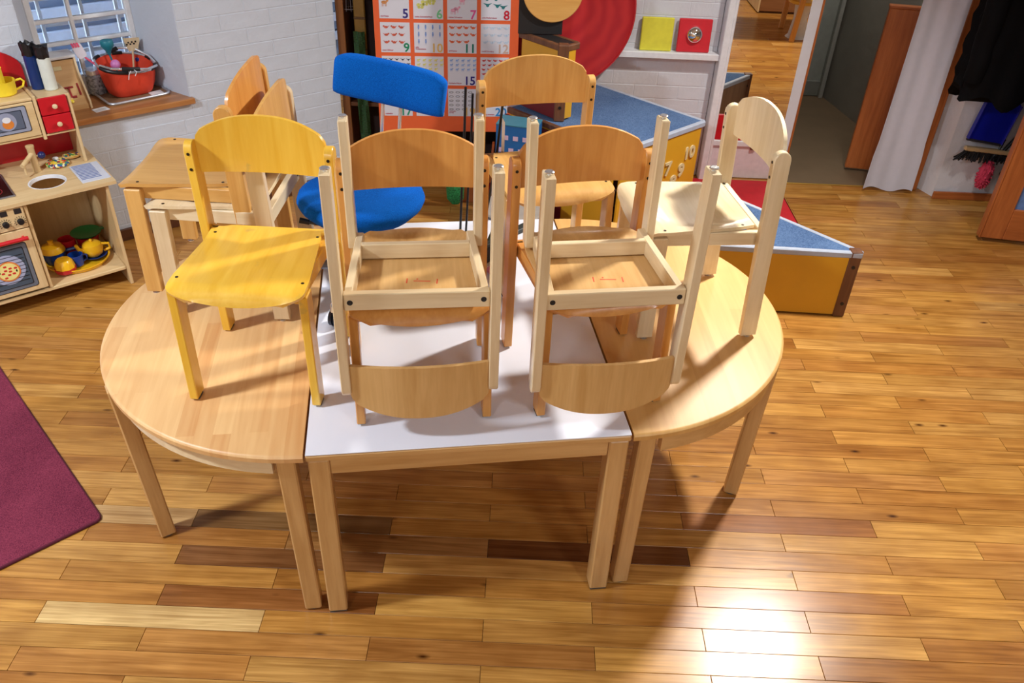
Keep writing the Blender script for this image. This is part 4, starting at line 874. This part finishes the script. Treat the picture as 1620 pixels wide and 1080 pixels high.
for i in range(4):
    for j in range(6): part('printed_patch', MB().box((-.07 + i * .047 + (.02 if j % 2 else 0), -.0606, .20 + j * .062), (.024, .001, .022)), plain('patch_pink', (206, 176, 200), .5), t)

# ------------------------------------------------------------------ play podiums
PODY = plain('podium_yellow', (214, 158, 36), .4, noise=.05, nscale=5, coat=.15); PODB = carpet('podium_blue_felt', (58, 82, 122), (100, 126, 164), 220, .4); TRIM = plain('podium_trim', (170, 178, 194), .45); POSTW = lambda: wood('podium_post', (84, 50, 32), (122, 78, 50), 'z', .5, .1)
def podium(name, label, poly, h, facemat, posts, z0=0, topmat=None, trim=None, over={}):
    cx = sum(p[0] for p in poly) / len(poly); cy = sum(p[1] for p in poly) / len(poly)
    t = thing(name, label, 'podium', (cx, cy, z0)); L_ = [(x - cx, y - cy) for x, y in poly]; n = len(L_)
    def inset(d):
        out = []
        for i in range(n):
            p0, p1, p2 = Vector(L_[i - 1]), Vector(L_[i]), Vector(L_[(i + 1) % n]); a = (p1 - p0).normalized(); b = (p2 - p1).normalized()
            na = Vector((-a.y, a.x)); nb = Vector((-b.y, b.x)); k = (na + nb); out.append(tuple(p1 + k * (d / max(.15, 1 + na.dot(nb)))))
        return out
    part('carpet_top', MB().prism(inset(.018), h - .02, h), topmat or PODB, t, label=None)
    for i in range(n):
        a, b = Vector(L_[i]), Vector(L_[(i + 1) % n]); dr_ = (b - a).normalized(); nin = Vector((-dr_.y, dr_.x)); q = inset(.009); a2, b2 = Vector(q[i]), Vector(q[(i + 1) % n])
        fa = a2 + dr_ * .02; fb = b2 - dr_ * .02
        part('side_panel', MB().beam((fa.x, fa.y, (h - .025) / 2 + .004), (fb.x, fb.y, (h - .025) / 2 + .004), .012, h - .034, .001, (nin.x, nin.y, 0)), facemat, t)
        trim_ = over.get(i, trim)
        part('edge_trim', MB().beam((a2.x, a2.y, h - .012), (b2.x, b2.y, h - .012), .024, .028, .004, (nin.x, nin.y, 0)), trim_ or TRIM, t, label='pale edge trim' if trim_ is None else 'brown edge trim')
    for i in posts:
        a = Vector(inset(.02)[i]); p_ = part('corner_post', MB().box((a.x, a.y, h / 2 + .003), (.052, .045, h + .006), .005), POSTW(), t, label='brown wooden corner post')
        for z in (.07, h - .07):
            part('bolt', MB().cyl((a.x, a.y - .0225, z), (a.x, a.y - .025, z), .008, n=10), BLACK, p_)
    return t
podium('play_podium', 'low yellow triangular podium with blue felt top right of the tables', [(.54, 3.185), (1.505, 3.155), (1.03, 3.655)], .325, PODY, [1])
PR = Vector((.92, 4.035)); e1 = Vector((-.731, -.682)); e2 = Vector((-.722, .692)); tpoly = [PR + e1 * .64, PR, PR + e2 * .74, PR + e1 * .64 + e2 * .74]
tp_ = podium('play_podium', 'tall yellow podium with blue felt top and numerals by the white brick wall', [tuple(p) for p in tpoly], .552, PODY, [], over={3: POSTW()})
qa = tpoly[3] - Vector((tp_.location.x, tp_.location.y)); qb = tpoly[0] - Vector((tp_.location.x, tp_.location.y)); qc = qa.lerp(qb, .56) + e1 * .001; qa = qa + e1 * .001
part('red_panel', MB().beam((qa.x, qa.y, .27), (qc.x, qc.y, .27), .003, .50, .001, (.731, .682, 0)), plain('podium_dark_red', (110, 22, 28), .5), tp_, label='dark red panel on the end')
tc = Vector((tp_.location.x, tp_.location.y))
ang = math.atan2(.682, .731)
NUMW = plain('wooden_numeral', (214, 196, 150), .6)
for s_, along, z, sz, al in (('10', .105, .385, .085, 0), ('9', .152, .300, .095, 0), ('8', .205, .250, .095, 0), ('7', .262, .335, .095, 0), ('3', .40, .22, .085, 0)):
    p = PR + e1 * along - Vector((-.682, .731)) * -.0 
    nrm = Vector((.682, -.731)); p = PR + e1 * along - nrm * .0005 - tc
    link('wooden_numeral', textmesh(s_, sz, .004, off=.003), NUMW, tp_, (p.x, p.y, z), (R(90), 0, ang))
podium('play_podium', 'far blue topped podium with brown plywood side in the next room', [(1.05, 5.02), (1.515, 5.53), (.62, 5.53)], .335, wood('brown_ply', (120, 84, 60), (150, 112, 84), 'z'), [1])
bx = podium('corner_box', 'black topped yellow box with brown corner posts on the tall podium', [(.18, 3.925), (.265, 4.003), (.048, 4.229), (-.037, 4.150)], .36, PODY, [0], .5535, plain('black_board', (22, 20, 22), .6), POSTW())
lt = textmesh('A', .075, .002); link('wooden_letter', lt, NUMW, bx, (.18 + .7 * -.119 - bx.location.x - .0012, 3.925 + .7 * .1235 + .02 - bx.location.y - .022, .24), (R(90), 0, ang - R(90)))
bx['category'] = 'box'
part('red_panel', MB().beam((.18 - .02 - bx.location.x, 3.925 + .0165 - bx.location.y, .10), (-.03 - bx.location.x, 4.140 - bx.location.y, .10), .004, .18, .001, (.692, .722, 0)), plain('podium_dark_red', (110, 22, 28), .5), bx, label='dark red lower panel')
bb = thing('game_board', 'black board with a round wooden disc standing on the yellow corner box', 'board', (.070, 4.112, .916), 4); part('board', MB().box((0, 0, .22), (.21, .014, .44), .002), plain('black_board', (22, 20, 22), .6), bb)
wd = part('disc', MB().lathe([(.138, 0), (.141, .003), (.141, .013), (.138, .016), (1e-6, .016)], 48, (.05, -.008, .20), UP), HONEY('x'), bb, label='round wooden disc'); part('screw', MB().lathe([(.007, .016), (.006, .019), (1e-6, .02)], 10, (.05, -.008, .20), UP), SCREW, wd)

# red round shield
def swirl():
    mt, nt, bs, N, L = newmat('red_brushed_paint'); tc = N('ShaderNodeTexCoord'); w = N('ShaderNodeTexWave'); w.wave_type = 'RINGS'; w.rings_direction = 'Y'; w.inputs['Scale'].default_value = 4; w.inputs['Distortion'].default_value = 9; w.inputs['Detail'].default_value = 3; w.inputs['Detail Scale'].default_value = .7; L(tc.outputs['Object'], w.inputs['Vector'])
    r = N('ShaderNodeValToRGB'); e = r.color_ramp.elements; e[0].color = lin((186, 23, 35)) + (1,); e[1].position = .95; e[1].color = lin((204, 38, 42)) + (1,); L(w.outputs['Color'], r.inputs[0]); L(r.outputs[0], bs.inputs['Base Color']); bs.inputs['Roughness'].default_value = .45; return mt
sd = thing('red_disc', 'large round red painted disc leaning on the white brick wall', 'disc', (.170, 4.585, .92)); part('face', MB().lathe([(.398, -.012), (.402, -.006), (.402, .008), (.394, .014), (.384, .010), (.36, .004), (.12, -.002), (1e-6, -.003)], 64, (0, 0, 0), Matrix.Rotation(R(84), 3, 'X')), swirl(), sd)
part('rim', MB().tube([tuple(Matrix.Rotation(R(84), 3, 'X') @ Vector((.400 * math.cos(2 * math.pi * i / 64), .400 * math.sin(2 * math.pi * i / 64), .010))) for i in range(64)], .0055, 6, closed=True), plain('rim_red', (186, 30, 40), .35, coat=.4), sd)
part('backing_block', MB().box((0, .03, 0), (.12, .036, .12), .004), DARKW('x'), sd)

# white brick panel, ledge and frame
brk = struct('wall_brick_panel', MB().box((.64, 4.636, CH / 2), (.80, .010, CH)), WHITE_WALL)
lay(brk, .245, 1.044, 18, 4.6342, me=brick_white)
struct('trim_4', MB().box((.66, 4.599, .705), (.78, .066, .034), .003), WHITEP, label='white ledge on the brick panel')
struct('trim_5', MB().box((1.065, 4.60, 1.06), (.036, .10, 2.12), .004).box((1.090, 4.64, 1.06), (.016, .18, 2.12), .003), WHITEP, label='white frame post at the opening')
ym = thing('sponge_tile', 'yellow square tile leaning on the white ledge', 'tile', (.702, 4.603, .722)); part('tile', MB().box((0, 0, .086), (.170, .016, .170), .006, Matrix.Rotation(R(-5), 3, 'X')), plain('tile_yellow', (222, 214, 62), .7), ym)
rm = thing('mirror_tile', 'red square tile with a domed mirror on the white ledge', 'tile', (.902, 4.603, .722)); part('tile', MB().box((0, 0, .086), (.176, .016, .170), .006, Matrix.Rotation(R(-5), 3, 'X')), plain('tile_red', (208, 32, 46), .55), rm)
part('mirror_dome', MB().lathe([(.045, 0), (.043, .012), (.034, .024), (.018, .031), (1e-6, .033)], 32, (0, -.004, .092), Matrix.Rotation(R(85), 3, 'X')), plain('mirror', (235, 238, 240), .03, 1, 0), rm)
lg = thing('low_barrier', 'low red and white barrier board across the opening', 'barrier', (1.29, 4.62, 0)); part('red_panel', MB().box((0, 0, .305), (.36, .016, .15), .003), RED, lg); part('white_rail', MB().box((0, -.004, .215), (.37, .03, .034), .004), WHITEP, lg); part('base_board', MB().box((0, .004, .10), (.37, .02, .196), .003), plain('pinkish_white', (228, 218, 222), .6, bump=.4), lg); part('foot', MB().box((.05, -.014, .190), (.03, .02, .014), .003), DARKW('x'), lg)
mt_ = thing('red_mat', 'flat red mat on the floor beside the low podium', 'mat', (1.2, 4.1, 0)); part('mat_top', MB().prism([(-.30, -.42), (.30, -.36), (.30, .46), (-.34, .46)], .001, .012), plain('mat_red', (190, 20, 34), .6), mt_); part('mat_edge', MB().beam((.298, -.36, .006), (.298, .46, .006), .008, .012, .002), plain('mat_edge_red', (160, 16, 28), .6), mt_)

# ------------------------------------------------------------------ right hand side: gate, curtain, coats, brushes, door
g_ = thing('wooden_gate', 'orange stained wooden gate leaf standing behind the white curtain', 'gate', (2.08, 4.80, .002), -9); part('leaf', MB().box((.005, 0, .478), (.215, .034, .93), .005), ORW('z'), g_); part('end_cap', MB().box((.005, 0, .950), (.222, .040, .018), .004), ORW('x'), g_)
cu = thing('white_curtain', 'white curtain hanging at the corridor opening', 'curtain', (2.13, 4.50, 0)); P = []
for i in range(25):
    u = i / 24; row = []
    for z in range(22):
        zz = .018 + z * .098; k = (1 - .12 * math.sin(min(1, zz / 2) * math.pi)); row.append(((u - .5) * (.275 if z < 3 else .262) * k, .014 * math.sin(u * 4.6 + .5 * math.sin(zz * 2)) + .003 * math.sin(u * 17 + zz), zz + .012 * math.sin(u * 9) * (1 if z == 0 else 0)))
    P.append(row)
part('cloth', MB().sheet(P, .003), plain('curtain_white', (206, 207, 220), .85, noise=.02), cu); part('curtain_rod', MB().tube([(-.5, 0, 2.09), (.3, 0, 2.09)], .01, 10), CHROME, cu)
struct('trim_6', MB().box((2.302, 4.575, 1.06), (.045, .05, 2.12), .004), ORW('z'), label='brown wooden casing right of the curtain')
struct('wall_niche', MB().prism([(2.326, 4.62), (2.385, 4.475), (3.25, 4.455), (3.25, 5.0), (2.326, 5.0)], 0, CH), plaster('rough_white_plaster', (220, 220, 226), .9, 7, .06))
struct('baseboard_niche', MB().box((2.79, 4.448, .022), (.83, .016, .044), .003), ORW('x')); struct('wall_niche_side', MB().box((3.3, 4.0, CH / 2), (.1, 1.0, CH)), WHITE_WALL)
cr = struct('trim_7', MB().box((2.80, 4.452, 1.42), (.84, .02, .09), .003), ORW('x'), label='wooden coat hook board')
JK = plain('black_jacket_cloth', (5, 5, 8), .85, noise=.3, nscale=6, bump=.5, spec=.15)
for nm, cx, w, h, seed in (('black padded jacket hanging left on the hook board', 2.405, .40, .84, 1), ('black jacket hanging right on the hook board nearer the door', 2.85, .40, .80, 2)):
    t = thing('jacket', nm, 'jacket', (cx, 4.29, .66 if seed == 1 else .71)); rj = random.Random(seed); nn = 40; B = MB(); vs = []; fs = []; nz = 22
    ph = [rj.uniform(0, 6) for _ in range(4)]
    for q in range(nz + 1):
        f = q / nz; z = f * h
        for k in range(nn):
            a = 2 * math.pi * k / nn; c, s = math.cos(a), math.sin(a); fold = 1 + .10 * math.sin(5 * a + ph[0] + f * 1.5) + .05 * math.sin(11 * a + ph[1] - f * 3) + .04 * math.sin(q * 1.9 + 3 * c + ph[2])
            rx = w / 2 * (1 - .55 * max(0, f - .75) / .25) * fold; ry = .095 * (1 - .5 * max(0, f - .8) / .2) * fold
            hem = (.030 * math.sin(2 * a + ph[3]) + .034 * math.sin(5 * a + ph[1])) * max(0, 1 - f * 3); vs.append((rx * c, ry * s, z + hem))
    for q in range(nz):
        for k in range(nn): fs.append((q * nn + k, q * nn + (k + 1) % nn, (q + 1) * nn + (k + 1) % nn, (q + 1) * nn + k))
    fs += [tuple(range(nn))[::-1], tuple(nz * nn + k for k in range(nn))]
    part('body', B.add(vs, fs), JK, t, angle=70)
    sv = [(-w * .36, -.03, h * .86), (-w * .40, -.05, h * .55), (-w * .36, -.06, h * .10)]; part('sleeve', MB().tube([(sv[0][0] * (1 - u) ** 2 + 2 * sv[1][0] * u * (1 - u) + sv[2][0] * u * u, -.05 + .006 * math.sin(u * 20), sv[0][2] * (1 - u) + sv[2][2] * u) for u in [i / 12 for i in range(13)]], [.058 - .001 * i for i in range(13)], 14), JK, t)
    part('hanger_loop', MB().tube([(0, .06, h - .02), (0, .12, h + .03), (0, .14, h + .01)], .005, 6), BLACK, t)
t = thing('dustpan', 'blue plastic dustpan hanging on the white wall below the jackets', 'dustpan', (2.545, 4.452, .375)); BL2 = plain('dustpan_blue', (16, 28, 168), .35, coat=.2)
part('pan', MB().prism([(-.105, .0), (.085, -.025), (.115, .19), (.075, .245), (-.035, .255), (-.075, .22)], 0, .008, UP, (0, -.022, 0)), BL2, t); part('pan_side', MB().beam((-.105, -.030, 0), (-.075, -.030, .22), .006, .03, .002, (1, 0, 0)), BL2, t); part('pan_side', MB().beam((.085, -.030, -.025), (.115, -.030, .19), .006, .03, .002, (1, 0, 0)), BL2, t); part('rubber_lip', MB().beam((-.108, -.026, -.004), (.088, -.026, -.030), .016, .014, .003, (0, 1, 0)), plain('lip_rubber', (46, 42, 52), .7), t); part('handle', MB().tube([(.02, -.02, .25), (.03, -.02, .36)], .011, 10), BL2, t); part('hook', MB().tube([(.03, -.012, .35), (.03, .004, .352)], .004, 6), STEEL, t)
t = thing('broom', 'broom with wooden head and black bristles hanging across the white wall', 'broom', (2.60, 4.452, .300)); part('head', MB().beam((-.16, -.035, .022), (.22, -.035, -.006), .03, .024, .005, (0, 1, 0)), KITW('x'), t)
br = MB(); rbr = random.Random(4)
for q in range(90): u = q / 89; x = -.155 + .37 * u; br.tube([(x, -.035 + rbr.uniform(-.012, .012), .012 - .028 * u), (x + rbr.uniform(-.02, .004) - (.03 if u < .1 else 0), -.035 + rbr.uniform(-.022, .022), -.045 - .02 * u + rbr.uniform(-.006, .006))], [.006, .004], 5)
o = part('bristles', br, plain('black_bristle', (18, 17, 20), .8), t); o['kind'] = 'stuff'
part('stick', MB().tube([(.05, -.035, .0), (.115, -.03, .12), (.30, -.012, .50)], .010, 10), BLACK, t); part('hook', MB().tube([(.115, -.022, .12), (.115, .004, .12)], .004, 6), STEEL, t)
t = thing('dusting_brush', 'pink fluffy brush hanging on the white wall under the broom', 'brush', (2.600, 4.452, .205)); fl = MB(); fl.ell((0, -.042, -.03), (.036, .034, .085), 16, 10); rf = random.Random(2)
for q in range(160): a = rf.uniform(0, 6.28); z = rf.uniform(-.11, .05); r_ = .034 * math.sqrt(max(.05, 1 - ((z + .03) / .088) ** 2)); fl.tube([(r_ * math.cos(a), -.042 + r_ * math.sin(a), z), ((r_ + .008) * math.cos(a), -.042 + (r_ + .008) * math.sin(a), z - .006)], [.005, .002], 4)
part('fluff', fl, plain('pink_fluff', (206, 62, 92), .95), t); part('handle', MB().tube([(.0, -.04, .05), (.03, -.03, .10), (.05, -.02, .17)], .007, 8), BLACK, t); part('hook', MB().tube([(.05, -.02, .165), (.05, .004, .168)], .004, 6), STEEL, t)
t = thing('waste_bin', 'black bin with a bright metal rim between the niche wall and the door', 'bin', (2.745, 4.32, 0)); part('body', MB().lathe([(.085, 0), (.09, .005), (.10, .20), (.098, .20), (.086, .01), (1e-6, .008)], 28), BLACK, t); part('rim', MB().tube([(.1 * math.cos(2 * math.pi * i / 28), .1 * math.sin(2 * math.pi * i / 28), .20) for i in range(28)], .005, 6, closed=True), plain('dark_rim', (60, 64, 74), .4, .6), t); part('metal_band', MB().lathe([(.092, .045), (.0935, .046), (.0955, .070), (.094, .071)], 28, cap=False), CHROME, t)
d2 = struct('door_2', MB().box((.055, 0, 1.02), (.11, .040, 2.0), .004), ORW('z'), None, (2.432, 3.965, .002), -9)
part('stile', MB().box((.765, 0, 1.02), (.11, .040, 2.0), .004), ORW('z'), d2); part('bottom_rail', MB().box((.41, 0, .105), (.60, .038, .17), .004), ORW('x'), d2); part('top_rail', MB().box((.41, 0, 1.95), (.60, .038, .14), .004), ORW('x'), d2)
part('glass_pane', MB().box((.41, 0, 1.035), (.61, .008, 1.70)), plain('blue_glass', (96, 132, 190), .15, noise=.15, nscale=40), d2, label='bluish glass pane'); part('edge_strip', MB().box((-.004, 0, 1.02), (.008, .048, 2.0), .002), ORW('z'), d2); part('hinge', MB().cyl((.828, 0, .3), (.828, 0, .4), .01), STEEL, d2)

# ------------------------------------------------------------------ next room
t = thing('wooden_table', 'orange wooden table with slim legs in the next room', 'table', (2.07, 7.78, 0), -2); part('tabletop', MB().box((0, 0, .56), (.70, .62, .025), .004), ORANGE('x'), t)
for sx in (-1, 1):
    for sy in (-1, 1): part('leg', MB().beam((sx * .27, sy * .22, 0), (sx * .30, sy * .26, .548), .045, .03, .004), ORANGE('z'), t)
t = thing('low_cabinet', 'brown low cabinet with a pale side in the next room', 'cabinet', (2.75, 8.75, 0)); part('body', MB().box((0, 0, .42), (1.0, .5, .80), .004), wood('brown_cabinet', (120, 76, 44), (150, 100, 62), 'x'), t); part('side_panel', MB().box((-.508, 0, .42), (.016, .51, .82), .003), KITW('z'), t); part('plinth', MB().box((0, 0, .012), (.98, .46, .024)), DARKW('x'), t)
t = thing('small_stool', 'small stool with white leg and yellow seat by the white jamb in the next room', 'stool', (2.42, 7.72, 0)); part('seat', MB().lathe([(.12, .29), (.13, .295), (.13, .315), (.12, .32), (1e-6, .32)], 26), YELLOW('x'), t); part('leg', MB().lathe([(.10, 0), (.08, .02), (.06, .16), (.07, .29)], 24), WHITEP, t)

# ------------------------------------------------------------------ rug
t = thing('burgundy_rug', 'burgundy carpet mat at the left on the oak floor', 'rug', (-1.272, 1.79, 0), 134.0)
CP = carpet('burgundy_pile', (88, 26, 46), (142, 58, 78), 330, .7)
part('pile', MB().prism([(0, 0)] + [(2.4, 0), (2.4, 1.7), (0, 1.7)] if 0 else [(.016, 0), (1.5, 0), (1.5, 1.7), (0, 1.7), (0, .016), (.005, .005)], .001, .011), CP, t)
part('bound_edge', MB().tube([(1.5, 0, .0055), (.016, 0, .0055), (.005, .005, .0055), (0, .016, .0055), (0, 1.7, .0055)], .0055, 8), plain('rug_binding', (88, 20, 42), .9), t)
# ceiling lamps; the two behind the viewer and the corridor one are added fill
for lx, ly, lb in ((1.56, 3.17, 'round white ceiling lamp above the low podium'), (-2.35, 1.0, 'round white ceiling lamp above the burgundy rug'), (1.56, -.6, 'added round white fill lamp on the door side behind the viewer'), (-1.2, -1.4, 'added round white fill lamp near the rear wall'), (1.9, 7.2, 'round white ceiling lamp in the next room'), (2.0, 5.15, 'added round white fill lamp in the corridor')):
    t = thing('ceiling_lamp', lb, 'lamp', (lx, ly, 2.62), group='round white ceiling lamps'); part('housing', MB().lathe([(.19, .0), (.20, .01), (.20, .09), (.16, .10)], 32), WHITEP, t)
